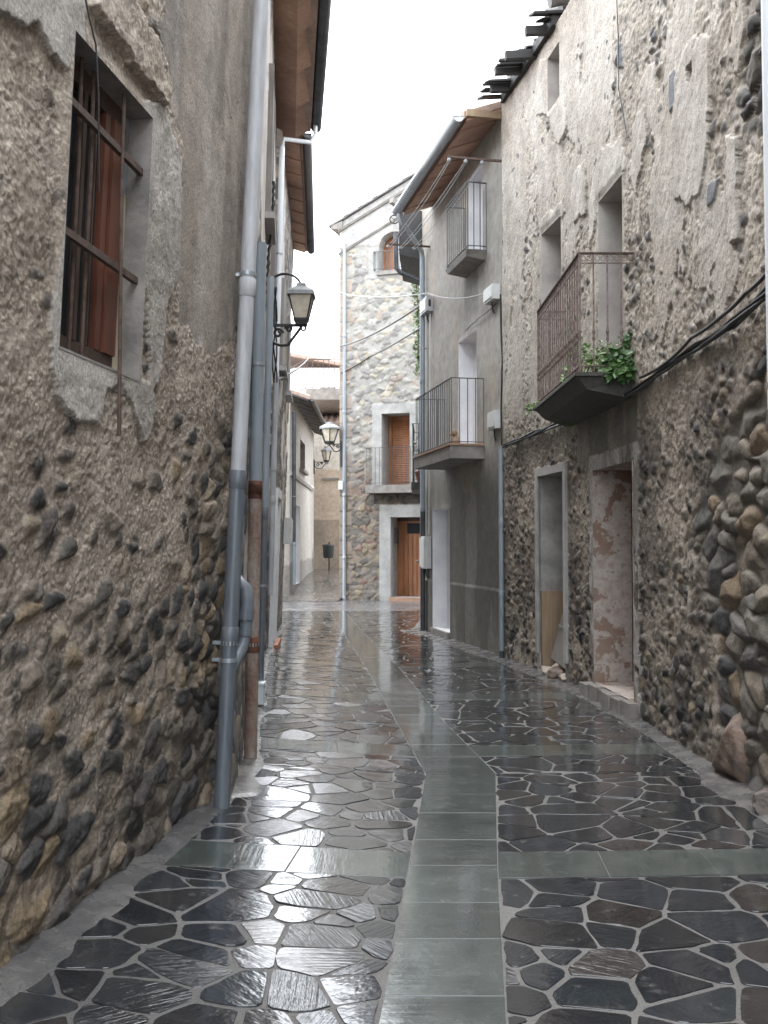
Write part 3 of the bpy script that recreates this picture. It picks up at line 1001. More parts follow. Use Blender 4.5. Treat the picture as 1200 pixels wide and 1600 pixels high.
def field_L2(s, z):
    h, col = f2_(s, z)
    f1, f2, ir, ia, it = vor(s, z, 0.2, 0.15, 431)
    e = np.clip((f2 - f1) / 0.05, 0, 1)
    m = sstep(0.45, 0.52, fbm(s * 0.9, z * 0.9, 435, 4) + 0.3 * (1 - sstep(0.8, 4.0, z)) - 0.04)
    sc = pal(np.mod(it * 3.1 + ir, 1), STONE_DARK)
    mm = m * (e > 0.25)
    return h + m * (np.sqrt(1 - (1 - e) ** 2) * 0.05 - 0.03), mixc(col, sc * 1.2 + 0.05, mm)


shell('wall', W2, 0, W2.L, -0.05, 7.75, 0.03, 0.03, field_L2, [], 'render', h2, 0.5)
core(MB(), W2, 0, W2.L, 7.7, 0.49, 5).build('house_core', 'dark', h2)
roof(h2, W2, 0.0, W2.L, 7.5, 0.25, 4.5, 0.28, 'soffit', 'darkgutter', gr=0.07, panel=0.3)
dW = MB()
s_ = W2.atY(15.4)
dW.wbox(W2, s_ - 0.6, s_ - 0.48, 0, 2.3, 0.02, 0.09).wbox(W2, s_ + 0.48, s_ + 0.6, 0, 2.3, 0.02, 0.09).wbox(W2, s_ - 0.6, s_ + 0.6, 2.3, 2.44, 0.02, 0.10)
dW = dW.build('door', 'whitepaint', h2)
MB().wbox(W2, s_ - 0.478, s_ + 0.478, 0.02, 2.298, 0.01, 0.045).build('door_leaf', 'olddoor', dW)
MB().wbox(W2, s_ - 0.6, s_ + 0.6, 0.0, 0.10, 0.1, 0.16).build('threshold', 'terracotta', dW)
for yy, z0_, z1_ in ((16.0, 4.4, 5.8), (18.6, 4.4, 5.8)):
    s_ = W2.atY(yy)
    wn = MB().wbox(W2, s_ - 0.5, s_ + 0.5, z0_ - 0.08, z0_ - 0.003, 0.0, 0.12).build('window', 'cement', h2)
    MB().wbox(W2, s_ - 0.42, s_ + 0.42, z0_, z1_, 0.0, 0.05).build('shutter', 'greyplank', wn)

# ================================================================== RIGHT: ruined house
hr = thing('ruined_house', (2.6, 9, 0), 'derelict right hand house of crumbling rubble with empty windows and collapsing eave', 'house')
shell('wall', WR, 0, WR.L, -0.06, 7.75, [(0, WR.atY(5.0), 0.15), (WR.atY(5.0), WR.L, 0.0125)], [(-0.06, 7.75, 0.0125)], field_R, OPS_R, 'ruin', hr, 0.62, edge_h=0.045)
core(MB(), WR, 0, WR.L, 7.7, 0.61, 6).build('house_core', 'dark', hr)
# door 1 (cement jamb, boarded)
d1 = reveal(MB(), WR, dr1, 0.30, 0.05).build('door', 'stain_plaster', hr)
MB().wbox(WR, dr1[0], dr1[1], dr1[2], dr1[3], -0.31, -0.26).build('door_leaf', 'greyplank', d1)
# tan boarding of the lower half of the jamb
MB().wbox(WR, dr1[1] - 0.05, dr1[1] - 0.003, dr1[2] + 0.003, 1.02, -0.255, 0.03).build('jamb_board', 'tanboard', d1)
mb = MB()
for (p, q) in ((dr1[0] - 0.09, dr1[0]), (dr1[1], dr1[1] + 0.09)):
    mb.wbox(WR, p, q, 0.25, dr1[3] + 0.0, 0.03, 0.075)
mb.wbox(WR, dr1[0] - 0.09, dr1[1] + 0.09, dr1[3] + 0.001, dr1[3] + 0.09, 0.03, 0.075)
mb.build('surround', 'cement', d1)
# door 2 (peeling jamb)
d2 = reveal(MB(), WR, dr2, 0.40, 0.05).build('door', 'peel', hr)
MB().wbox(WR, dr2[0], dr2[1], dr2[2], dr2[3], -0.42, -0.36).build('door_leaf', 'olddoor', d2)
mb = MB()
for k in range(6):
    a_ = dr2[0] - 0.1 + (dr2[1] - dr2[0] + 0.25) * k / 6
    mb.wbox(WR, a_, a_ + (dr2[1] - dr2[0] + 0.25) / 6 - 0.012, -0.02, dr2[2] - 0.002 - 0.012 * (k % 2), -0.35, 0.13 + 0.02 * (k % 3))
mb.build('doorstep', 'slabcement', d2)
# upper windows
for o_ in (wr1, wr2):
    w_ = reveal(MB(), WR, o_, 0.42, 0.045).build('window', 'jamb_upper', hr)
    MB().wbox(WR, o_[0], o_[1], o_[2], o_[3], -0.46, -0.40).build('shutter', 'olddoor', w_)
w_ = reveal(MB(), WR, wra, 0.35, 0.045).build('window', 'jamb_upper', hr)
MB().wbox(WR, wra[0] + 0.12, wra[1], wra[2], wra[3] - 0.1, -0.34, -0.30).build('shutter', 'olddoor', w_)

# balcony with wrought railing
yA, yB, xO = 9.07, 11.38, 1.765
bx0 = 1.742
slab = MB()
wA, wB = WR.P(WR.atY(yA), 0, 0.0), WR.P(WR.atY(yB), 0, 0.0)
slab.hexa([(xO + .10, yA + .03, 3.02), (wA.x + .1, yA, 2.90), (wB.x + .1, yB, 2.90), (bx0 + .10, yB - .03, 3.02), (xO, yA - .02, 3.13), (wA.x + .1, yA - .02, 3.13), (wB.x + .1, yB + .02, 3.13), (bx0, yB + .02, 3.13)])
slab.hexa([(xO - .03, yA - .05, 3.132), (wA.x + .1, yA - .05, 3.132), (wB.x + .1, yB + .05, 3.132), (bx0 - .03, yB + .05, 3.132), (xO - .03, yA - .05, 3.165), (wA.x + .1, yA - .05, 3.165), (wB.x + .1, yB + .05, 3.165), (bx0 - .03, yB + .05, 3.165)])
bal = slab.build('balcony', 'darkcement', hr)
cor = [(wB.x + .05, yB), (bx0 + .03, yB), (xO + .03, yA), (wA.x - 0.01, yA)]
railing(bal, cor, 3.18, 4.27, 'bleached', 0.118, 0.007, (0.035, 0.014), postr=0.010, topmat='rustbar')
# scrolls below the handrail and forged collars near the floor
mb = MB()
for a_, b_ in zip(cor[:-1], cor[1:]):
    L = math.hypot(b_[0] - a_[0], b_[1] - a_[1]); n = max(1, round(L / 0.118))
    for k in range(n):
        for sg in (-1, 1):
            t = (k + 0.5 + 0.24 * sg) / n
            pts = []
            for q in range(15):
                an = q / 14 * 2 * math.pi * 1.25
                rr = 0.032 * (1 - 0.55 * q / 14)
                u_ = t + sg * rr * math.cos(an) / L
                pts.append((a_[0] + (b_[0] - a_[0]) * u_, a_[1] + (b_[1] - a_[1]) * u_, 4.222 + rr * math.sin(an)))
            mb.tube(pts, 0.0035, 5)
        t = k / n
        x, y = a_[0] + (b_[0] - a_[0]) * t, a_[1] + (b_[1] - a_[1]) * t
        mb.lathe((x, y, 3.45), [(0.008, 0), (0.016, 0.03), (0.010, 0.06), (0.018, 0.10), (0.008, 0.14)], 6)
mb.bar((cor[0][0], cor[0][1], 4.18), (cor[1][0], cor[1][1], 4.18), 0.012).bar((cor[1][0], cor[1][1], 4.18), (cor[2][0], cor[2][1], 4.18), 0.012).bar((cor[2][0], cor[2][1], 4.18), (cor[3][0], cor[3][1], 4.18), 0.012)
mb.build('scrollwork', 'bleached', bal)

# collapsing eave
P = WR.P
mb = MB()
rr_ = random.Random(5)
S0, S1 = WR.atY(11.2), WR.L
k = 0
ln = .3
s_ = S0 + .35
while s_ < S1 - .06:                                    # rotten deck boards, ragged at their ends, some gone
    wd_ = rr_.uniform(.07, .13)
    ln = min(.46, max(.10, ln + rr_.uniform(-.16, .16)))
    if rr_.random() > .16:
        sag = rr_.uniform(-.02, .03) - .06 * ln
        za, zo = 7.97 + rr_.uniform(-.012, .012), 7.90 + sag - ln * .18
        mb.hexa([P(s_, za, -1.0), P(s_ + wd_, za, -1.0), P(s_ + wd_ * rr_.uniform(.6, 1), zo, ln), P(s_, zo + rr_.uniform(-.01, .01), ln - rr_.uniform(0, .07)),
                 P(s_, za + .025, -1.0), P(s_ + wd_, za + .025, -1.0), P(s_ + wd_ * rr_.uniform(.6, 1), zo + .025, ln), P(s_, zo + .025, ln - rr_.uniform(0, .07))])
    if k % 5 == 2:
        mb.bar(P(s_, 7.93, -1.2), P(s_ + rr_.uniform(-.05, .05), 7.74 + rr_.uniform(-.03, .03), rr_.uniform(.3, .5)), .08, .10)
    s_ += wd_ + .006
    k += 1
mb.hexa([P(S0 + .4, 7.74, .02), P(S1 - .1, 7.74, .02), P(S1 - .1, 7.74, .10), P(S0 + .4, 7.74, .10), P(S0 + .4, 7.86, .02), P(S1 - .1, 7.86, .02), P(S1 - .1, 7.86, .10), P(S0 + .4, 7.86, .10)])
mb.wbox(WR, WR.atY(11.22), WR.atY(11.5), 8.02, 8.06, -0.6, 0.62)
mb.build('eave_timber', 'darkwood', hr)
roof(hr, WR, 0, WR.atY(10.9), 7.72, 0.12, 5, 0.28, 'soffit_grey', None, tile='tile')
mb = MB()
for k in range(16):                                     # last tiles hanging on
    s_ = S0 + 0.4 + (S1 - S0 - 0.4) * (k + rr_.random() * .6) / 16
    o_ = rr_.uniform(-0.3, 0.25)
    z_ = 8.06 - o_ * 0.22
    mb.tube([P(s_, z_ + .09, o_ - 0.38), P(s_ + rr_.uniform(-.03, .03), z_, o_)], [0.07, 0.085], 8)
mb.build('tile_remains', 'slate', hr)

# ================================================================== RIGHT: grey rendered house
hg = thing('rendered_house', (1.6, 16, 0), 'grey cement rendered house with two small iron balconies and white doorways', 'house')


def opG(px0, px1, py0, py1):
    sa, sb = WG.S(px0, py1), WG.S(px1, py1)
    return (min(sa, sb), max(sa, sb), WG.Z((px0 + px1) / 2, py1), WG.Z((px0 + px1) / 2, py0))


gd0 = (WG.S(704), WG.S(677), 0.12, WG.Z(690, 796))
gd1 = (WG.S(747), WG.S(718.5), 3.12, WG.Z(733, 525))
gd2 = (WG.S(757), WG.S(735), 6.0, WG.Z(746, 266))
damp_shade_G = [WG.pix(*p) for p in ((665, 985), (697, 1000), (788, 1035), (788, 925), (790, 850), (760, 760), (752, 700), (705, 700), (700, 760), (668, 900))]
f3_ = plain_field((0.335, 0.315, 0.285), 0.008, 0.22, 441, 0.9)


def field_G(s, z):
    h, col = f3_(s, z)
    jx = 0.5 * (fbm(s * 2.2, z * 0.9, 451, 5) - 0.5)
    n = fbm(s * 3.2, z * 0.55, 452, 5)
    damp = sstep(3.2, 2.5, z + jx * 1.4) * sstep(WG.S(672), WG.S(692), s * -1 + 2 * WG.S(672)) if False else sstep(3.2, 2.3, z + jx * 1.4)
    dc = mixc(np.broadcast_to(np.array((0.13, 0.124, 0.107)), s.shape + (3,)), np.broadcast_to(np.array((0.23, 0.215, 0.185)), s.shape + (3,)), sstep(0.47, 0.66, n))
    col = mixc(col, dc, damp * 0.92)  # damp stain with the shade under the balcony painted into it
    # darker run below the upper balcony
    a_, b_ = WG.S(745, 440), WG.S(727, 440)
    patch = sstep(0.12, 0.0, np.maximum(np.maximum(a_ - s, s - b_), 0) + 0.1 * (n - .5)) * sstep(4.9, 5.6, z) * (z < 5.95)
    col = col * (1 - 0.35 * patch)[..., None]
    pl = z < 0.95 + 0.01 * (n - 0.5)
    h = h + np.where(pl, 0.022, 0)
    col = np.where(pl[..., None], col * 0.92, col)
    lip = np.abs(z - 0.95) < 0.014
    col = np.where(lip[..., None], col + 0.05 * (n > .45)[..., None], col)
    pw = (fbm(s * 1.5, z * 1.1, 455, 4) > 0.66) & (z > 2.4)
    col = np.where(pw[..., None], mixc(col, np.broadcast_to(np.array((0.42, 0.33, 0.25)), s.shape + (3,)), np.full(s.shape, .35)), col)
    return h, col


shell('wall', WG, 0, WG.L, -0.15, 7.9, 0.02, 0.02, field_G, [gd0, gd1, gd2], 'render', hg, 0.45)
core(MB(), WG, 0, WG.L, 7.85, 0.44, 6).build('house_core', 'dark', hg)
for o_, dep, zb in ((gd0, 0.28, 0), (gd1, 0.26, 0), (gd2, 0.22, 0)):
    dd = reveal(MB(), WG, o_, dep, 0.014).build('door', 'whitewash', hg)
    MB().wbox(WG, o_[0], o_[1], o_[2], o_[3], -dep - 0.04, -dep + 0.03).build('door_leaf', 'whitepaint', dd)
    if o_ is gd0:
        MB().wbox(WG, o_[0], o_[1], -0.05, o_[2] - 0.002, -0.25, 0.06).build('threshold', 'slabcement', dd)
# lower balcony
def balc(parent, w, s0, s1, zt, th, proj, hrail, mat, spacing, taper=0.0, topmat=None):
    mb = MB()
    P = w.P
    mb.hexa([P(s0 + taper, zt - th, 0), P(s1 - taper, zt - th, 0), P(s1 - taper, zt - th + taper * .6, proj - taper * .3), P(s0 + taper, zt - th + taper * .6, proj - taper * .3), P(s0, zt, 0), P(s1, zt, 0), P(s1, zt, proj), P(s0, zt, proj)])
    b_ = mb.build('balcony', mat, parent)
    if topmat:
        MB().wbox(w, s0 - 0.02, s1 + 0.02, zt + 0.001, zt + 0.03, 0.01, proj + 0.02).build('balcony_tile', topmat, b_)
    zt += 0.03
    pts = [P(s1 - 0.03, 0, 0), P(s1 - 0.03, 0, proj - 0.03), P(s0 + 0.03, 0, proj - 0.03), P(s0 + 0.03, 0, 0)]
    railing(b_, [(p.x, p.y) for p in pts], zt - 0.02, zt + hrail, 'greyiron', spacing, 0.007, (0.034, 0.01))
    return b_


balc(hg, WG, WG.S(757, 700), WG.S(757, 700) + 2.3, 3.06, 0.19, 0.53, 0.98, 'slabcement', 0.125, 0.0, 'earthtile')
balc(hg, WG, WG.S(761, 395), WG.S(761, 395) + 1.2, 5.96, 0.13, 0.32, 0.98, 'slabcement', 0.11, 0.08)
rg = roof(hg, WG, 0.05, WG.L - 0.75, 7.52, 0.54, 4.5, 0.36, 'soffit', 'zinc', gr=0.085, panel=0.35, gutter_z=0.06, tile='tile')
MB().wbox(WG, -0.02, 0.045, 7.56, 7.66, 0.0, 0.56).build('verge_board', 'tanboard', rg)

# ================================================================== house behind it with the dark eave
hk = thing('narrow_house', (1.2, 21, 0), 'narrow house behind the grey one with dark eave box and planted balcony', 'house')
shell('wall', WG2, 0, WG2.L, -0.05, 7.6, 0.06, 0.06, plain_field((0.36, 0.33, 0.29), 0.01, 0.3, 461), [], 'render', hk, 0.4)
core(MB(), WG2, 0, WG2.L, 7.6, 0.39, 5).build('house_core', 'dark', hk)
mb = MB()
q0, q1 = WG2.P(0.10, 0, 0.04), WG2.P(2.6, 0, 0.04)
e0, e1 = WG2.P(0.10, 0, 0.58), WG2.P(2.6, 0, 0.58)
mb.hexa([(q0.x, q0.y, 6.95), (e0.x, e0.y, 7.10), (e1.x, e1.y, 7.25), (q1.x, q1.y, 7.1), (q0.x, q0.y, 7.9), (e0.x, e0.y, 8.0), (e1.x, e1.y, 8.0), (q1.x, q1.y, 7.9)])
ev = mb.build('eave_box', 'darkwood', hk)
MB().tube([(e0.x - .06, e0.y - .02, 7.5), (e0.x - .05, e0.y - .02, 6.82), (e0.x + .03, e0.y - .01, 6.74), (e0.x + .44, e0.y - .01, 6.58), (e0.x + .47, e0.y, 6.3), (e0.x + .47, e0.y, 5.9)], 0.045, 10).build('downpipe', 'darkgutter', ev)
balc(hk, WG2, 0.4, 2.0, 2.78, 0.14, 0.36, 1.1, 'darkcement', 0.12)

# ================================================================== FAR: stone house closing the street
hs = thing('stone_house', (0.3, 28.5, 0), 'tall stone house closing the street with two varnished wooden doors and arched attic window', 'house')


def opS(px0, px1, py0, py1):
    a_ = WS.pix(px0, py1); b_ = WS.pix(px1, py0)
    return (a_[0], b_[0], a_[1], b_[1])


sd0 = (WS.S(611, 935), WS.S(661, 935), 0.10, WS.Z(635, 808))
sd1 = opS(597, 641, 645, 758)
sw2 = opS(593, 641, 360, 424)
surr_S = [opS(593, 700, 788, 960), opS(582, 700, 626, 700), opS(582, 700, 690, 770), opS(577, 700, 376, 437)]


def top_S(s):
    return 10.92 + 0.49 * s


def field_S(s, z):
    w1 = fbm(s * 2.5, z * 2.5, 511, 3) - 0.5
    f1, f2, ir, ia, it = vor(s + 0.16 * w1, z + 0.10 * (fbm(s * 2.5, z * 2.5, 512, 3) - 0.5), 0.21, 0.135, 521, sv=0.9)
    e = np.clip((f2 - f1) / 0.05, 0, 1)
    rnd = hsh(np.round(ir * 5000), np.round(it * 5000), 577)
    hi = sstep(3.4, 4.6, z + 1.0 * (fbm(s, z, 531, 3) - .5))
    st = np.sqrt(1 - (1 - e) ** 2) * (0.02 + 0.06 * rnd)
    ml = 0.020 + 0.010 * hi + 0.03 * (fbm(s * 3, z * 3, 541, 3) - 0.5)
    isst = st > ml
    ph = [(0.24, 0.235, 0.235), (0.30, 0.285, 0.27), (0.52, 0.45, 0.34), (0.56, 0.51, 0.41), (0.27, 0.26, 0.25), (0.45, 0.42, 0.37), (0.44, 0.35, 0.29), (0.54, 0.47, 0.36), (0.50, 0.48, 0.44), (0.46, 0.44, 0.40)]
    plw = [(0.09, 0.085, 0.08), (0.20, 0.165, 0.12), (0.27, 0.215, 0.15), (0.13, 0.12, 0.11), (0.24, 0.19, 0.14), (0.21, 0.13, 0.10), (0.17, 0.15, 0.13)]
    key = np.mod(it * 5.7 + ir, 1)
    sc = mixc(0.7 * pal(key, plw) + .3 * np.array((.19, .165, .135)), 0.62 * pal(key, ph) + .38 * np.array((.36, .345, .315)), hi) * (0.75 + 0.5 * fbm(s * 6, z * 6, 551, 3))[..., None]
    mc = mixc(np.broadcast_to(np.array((0.22, 0.195, 0.165)), s.shape + (3,)), np.broadcast_to(np.array((0.42, 0.405, 0.375)), s.shape + (3,)), hi)
    col = np.where(isst[..., None], sc, mc)
    h = np.where(isst, st, ml)
    # quoins of reddish cut stone on the left corner
    q = np.floor(z / 0.42)
    ql = 0.22 + 0.16 * np.mod(q, 2)
    qm = (s < ql) & (z < 9.9)
    qc = pal(hsh(q, q * 0 + 1, 561), [(0.32, 0.265, 0.22), (0.36, 0.30, 0.24), (0.29, 0.25, 0.215), (0.35, 0.275, 0.23)])
    jn = (np.mod(z, 0.42) < 0.03)
    col = np.where((qm & ~jn)[..., None], qc * (0.7 + 0.5 * hi)[..., None], col)
    h = np.where(qm, np.where(jn, 0.02, 0.05), h)
    col = col * (1 - .2 * hi)[..., None]
    pm = z > 10.2 + 0.06 * (fbm(s * 2, z * 0, 571, 3) - .5)
    for (a_, b_, c_, d_) in surr_S:
        pm |= (s > a_) & (s < b_) & (z > c_) & (z < d_)
    pc = np.array((0.37, 0.365, 0.35)) * (0.8 + 0.4 * fbm(s * 2.5, z * 1.0, 581, 5))[..., None]
    
    col = np.where(pm[..., None], pc, col)
    h = np.where(pm, 0.055, h)
    # shade under the balcony slab, painted in as a dark band
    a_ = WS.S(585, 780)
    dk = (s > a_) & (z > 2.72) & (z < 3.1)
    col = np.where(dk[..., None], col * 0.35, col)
    return h, col


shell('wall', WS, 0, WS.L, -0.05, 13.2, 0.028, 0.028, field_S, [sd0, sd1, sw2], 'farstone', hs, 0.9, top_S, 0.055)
P = WS.P
mb = MB()
mb.hexa([P(0, -.1, -6), P(WS.L, -.1, -6), P(WS.L, -.1, -0.89), P(0, -.1, -0.89), P(0, 10.8, -6), P(WS.L, 13.0, -6), P(WS.L, 13.0, -0.89), P(0, 10.8, -0.89)])
mb.build('house_core', 'slate', hs)
# side wall towards the alley
mb = MB(); mb.hexa([P(-0.02, -.1, -6), P(0.002, -.1, -6), P(0.002, -.1, -0.02), P(-0.02, -.1, -0.02), P(-0.02, 10.9, -6), P(0.002, 10.9, -6), P(0.002, 10.9, -0.02), P(-0.02, 10.9, -0.02)])
mb.build('side_wall', 'slabcement', hs)
# stepped slab roof along the gable
mb = MB()
for k in range(11):
    s_ = -0.28 + 0.45 * k
    za = top_S(s_) + 0.04
    mb.hexa([P(s_ - .03, za - .02, -6), P(s_ + .56, za + .25, -6), P(s_ + .56, za + .25, 0.15), P(s_ - .03, za - .02, 0.15), P(s_ - .03, za + .04, -6), P(s_ + .56, za + .30, -6), P(s_ + .56, za + .30, 0.15), P(s_ - .03, za + .04, 0.15)])
rs = mb.build('roof', 'slate', hs)
mb = MB()
for (dz, oo) in ((-0.28, 0.11), (-0.95, 0.085)):
    mb.hexa([P(-.02, 10.92 + dz, 0.03), P(WS.L, 10.92 + dz + .49 * WS.L, 0.03), P(WS.L, 10.92 + dz + .49 * WS.L, oo), P(-.02, 10.92 + dz, oo), P(-.02, 10.98 + dz, 0.03), P(WS.L, 10.98 + dz + .49 * WS.L, 0.03), P(WS.L, 10.98 + dz + .49 * WS.L, oo + .03), P(-.02, 10.98 + dz, oo + .03)])
mb.build('verge_moulding', 'slabcement', rs)
mb = MB(); mb.hexa([P(-.25, 10.70, -3), P(.1, 10.70, -3), P(.1, 10.70, .13), P(-.25, 10.76, .13), P(-.25, 10.84, -3), P(.1, 10.95, -3), P(.1, 10.95, .13), P(-.25, 10.84, .13)])
mb.build('eave_end', 'slabcement', rs)
# attic window with an arch
a, b, c, d = sw2
mb = reveal(MB(), WS, sw2, 0.5, 0.055)
zs = d - 0.36
N_ = 12
for k in range(N_):
    x0 = a + (b - a) * k / N_; x1 = a + (b - a) * (k + 1) / N_
    y0 = zs + 0.36 * math.sqrt(max(0, 1 - ((x0 - a) / (b - a) * 2 - 1) ** 2)); y1 = zs + 0.36 * math.sqrt(max(0, 1 - ((x1 - a) / (b - a) * 2 - 1) ** 2))
    mb.hexa([P(x0, y0, -.35), P(x1, y1, -.35), P(x1, y1, 0.05), P(x0, y0, 0.05), P(x0, d, -.35), P(x1, d, -.35), P(x1, d, 0.05), P(x0, d, 0.05)])
wn = mb.build('window', 'cement', hs)
mb = MB()
for (p, q) in ((a, a + .07), (a + .30, a + .36), (b - .36, b - .30), (b - .07, b)):
    mb.wbox(WS, p, q, c, d - .02, -.46, -.38)
mb.wbox(WS, a, b, c, c + .07, -.455, -.385)
mb.wbox(WS, a + .075, a + .295, c + .075, d - .03, -.44, -.40)
mb.build('frame', 'orangewood', wn)
MB().wbox(WS, a + .36, b - .36, c + .07, d - .02, -.44, -.42).build('pane', 'whitepaint', wn)
pts = [P(a - .12, 0, .05), P(a - .12, 0, .16), P(b + .12, 0, .16), P(b + .12, 0, .05)]
railing(wn, [(p.x, p.y) for p in pts], c - .02, c + .52, 'greyiron', 0.13, 0.009, (0.025, 0.02))
MB().wbox(WS, a - .05, b + .05, c - .14, c - .02, 0.05, 0.14).build('sill', 'slabcement', wn)
# first-floor door and balcony
a, b, c, d = sd1
dd = reveal(MB(), WS, sd1, 0.62, 0.055).build('door', 'cement', hs)
mb = MB()
mb.wbox(WS, a, b, c, d, -.66, -.62)
for k in range(34):
    zz = c + .12 + (d - c - .25) * k / 34
    mb.hexa([P(a + .12, zz, -.60), P(b - .12, zz, -.60), P(b - .12, zz + .035, -.615), P(a + .12, zz + .035, -.615), P(a + .12, zz + .012, -.585), P(b - .12, zz + .012, -.585), P(b - .12, zz + .047, -.60), P(a + .12, zz + .047, -.60)])
for (p, q) in ((a + .02, a + .11), (b - .11, b - .02)):
    mb.wbox(WS, p, q, c, d, -.619, -.57)
mb.build('louvred_leaf', 'orangewood', dd)
balc(hs, WS, WS.S(578, 760), WS.S(578, 760) + 1.75, c - 0.02, 0.22, 0.42, 1.02, 'slabcement', 0.13)
# street door
a, b, c, d = sd0
dd = reveal(MB(), WS, sd0, 0.62, 0.055).build('door', 'cement', hs)
mb = MB(); mb.wbox(WS, a, b, c, d - .10, -.66, -.60)
for k in range(1, 7):
    x = a + (b - a) * k / 7
    mb.wbox(WS, x - .09, x + .085, c + .01, d - .50, -.599, -.592)
lf = mb.build('door_leaf', 'orangewood', dd)
mb = MB(); mb.wbox(WS, a, b, d - .10, d, -.66, -.58); mb.build('transom', 'olddoor', dd)
MB().wbox(WS, a + .3, b - .1, d - .46, d - .16, -.599, -.593).build('transom_pane', 'glass', dd)
MB().lathe(P(a + .62, 1.12, -.57), [(0.01, -.03), (0.035, -.02), (0.035, .02), (0.01, .03)], 8).build('door_knob', 'lampcap', dd)
MB().wbox(WS, a - .02, b + .1, -.04, c - .002, -.60, .16).build('doorstep', 'earthtile', dd)
MB().wbox(WS, a + .003, a + .07, 1.62, 2.05, -.50, -.30).build('letter_box', 'darkgutter', dd)
# hoist beam and pulley
hb = MB()
s_, z_ = WS.pix(622, 322, 0.3)
hb.bar(P(s_ + .25, z_ - .12, -.1), P(s_ - .12, z_ + .10, 0.55), 0.14, 0.16)
hb = hb.build('hoist_beam', 'greyplank', hs)
c_ = P(s_ - .07, z_ - .42, .45)
mb = MB()
pts = [(c_.x + .12 * math.cos(q * math.pi / 8), c_.y, c_.z + .12 * math.sin(q * math.pi / 8)) for q in range(17)]
mb.tube(pts, 0.018, 6, False)
for q in range(3):
    an = q * 2.094 + .5
    mb.bar(c_, (c_.x + .12 * math.cos(an), c_.y, c_.z + .12 * math.sin(an)), 0.016)
mb.bar((c_.x, c_.y, c_.z + .12), (c_.x, c_.y, c_.z + .40), 0.02)
mb.build('pulley', 'iron', hb)

# ================================================================== FAR LEFT houses
h4 = thing('grey_house', (-2.9, 34, 0), 'small grey rendered house with low tiled eave in the side alley', 'house')
door4 = (W4.S(461, 860), W4.S(468, 860), 0.35, W4.Z(464, 790))
win4 = (W4.S(468.5, 700), W4.S(476, 700), W4.Z(472, 735), W4.Z(472, 690))
f4_ = plain_field((0.46, 0.43, 0.39), 0.008, 0.2, 601)


def field_4(s, z):
    h, col = f4_(s, z)
    lo = z < 1.05 + 0.15 * (fbm(s * 1.5, z, 605, 3) - .5)
    col = np.where(lo[..., None], col * 0.6, col)
    return h, col


shell('wall', W4, 0, W4.L, -0.05, 5.9, 0.05, 0.05, field_4, [door4, win4], 'render', h4, 0.4)
core(MB(), W4, 0, W4.L, 5.9, 0.39, 5).build('house_core', 'dark', h4)
roof(h4, W4, -0.1, W4.L + .1, 5.78, 0.55, 4.6, 0.34, 'soffit_grey', 'darkgutter', panel=0.5, gr=0.06)
dd = reveal(MB(), W4, door4, .25, .01).build('door', 'whitewash', h4)
MB().wbox(W4, door4[0], door4[1], door4[2], door4[3], -.28, -.24).build('door_leaf', 'whitepaint', dd)
ww = reveal(MB(), W4, win4, .25, .01).build('window', 'slabcement', h4)
MB().wbox(W4, win4[0], win4[1], win4[2], win4[3], -.27, -.23).build('shutter', 'greyplank', ww)
MB().wbox(W4, win4[0] - .1, win4[1] + .1, win4[2] - .1, win4[2] - .002, 0, .14).build('sill', 'slabcement', ww)
MB().wbox(W4, 0, W4.L, 3.6, 3.72, 0, .06).build('string_course', 'slabcement', h4)

hb_ = thing('beige_house', (-1, 40.3, 0), 'beige rendered house end closing the side alley behind the litter bin', 'house')


def field_B(s, z):
    n = fbm(s * 1.2, z * 1.0, 611, 5)
    c = np.broadcast_to(np.array((0.50, 0.40, 0.31)), s.shape + (3,)) * (0.75 + 0.5 * n)[..., None]
    c = np.where((z > 4.6 + .5 * (n - .5))[..., None], np.array((0.60, 0.55, 0.48)) * (0.8 + .4 * n)[..., None], c)  # sunlit upper wall painted in as a paler colour
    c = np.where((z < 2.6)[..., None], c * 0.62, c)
    return 0.02 * (n - .5), c


shell('wall', WB, 0, WB.L, 0.2, 6.4, 0.06, 0.06, field_B, [], 'render', hb_, 0.4)
core(MB(), WB, 0, WB.L, 6.4, 0.39, 4).build('house_core', 'dark', hb_)
roof(hb_, WB, -.2, WB.L + .2, 6.35, 0.3, 4.4, 0.3, 'soffit_grey', None)
MB().wbox(WB, 2.0, 4.2, 4.2, 4.28, 0, .07).build('string_course', 'slabcement', hb_)

ht = thing('terrace_house', (-3, 46, 0), 'pale house with railed roof terrace above the alley', 'house')
mb = MB(); mb.box(-6, 3, 45, 50, 0, 9.6); mb.build('wall', 'whitewash', ht)
mb = MB()
mb.hexa([(-6.2, 44.7, 10.45), (3.2, 44.7, 8.7), (3.2, 50, 8.7), (-6.2, 50, 10.45), (-6.2, 44.7, 10.6), (3.2, 44.7, 8.85), (3.2, 50, 8.85), (-6.2, 50, 10.6)])
mb.build('roof', 'tile', ht)
t0, t1 = at(478, 607, 37.5), at(531, 607, 37.5)
ter = MB().box(t0.x, t1.x + .25, 37.5, 44.98, t0.z - .42, t0.z).build('terrace', 'slabcement', ht)
railing(ter, [(t0.x - 1.2, 40.5), (t0.x + .04, 37.56), (t1.x + .2, 37.56)], t0.z, t0.z + 1.12, 'rustbar', 0.2, 0.012, (0.05, 0.04))
mb = MB()
wq = at(568, 595, 44.96)
mb.box(-2.9, -2.2, 44.9, 44.98, 7.9, 8.7)
mb.build('window', 'slabcement', ht)

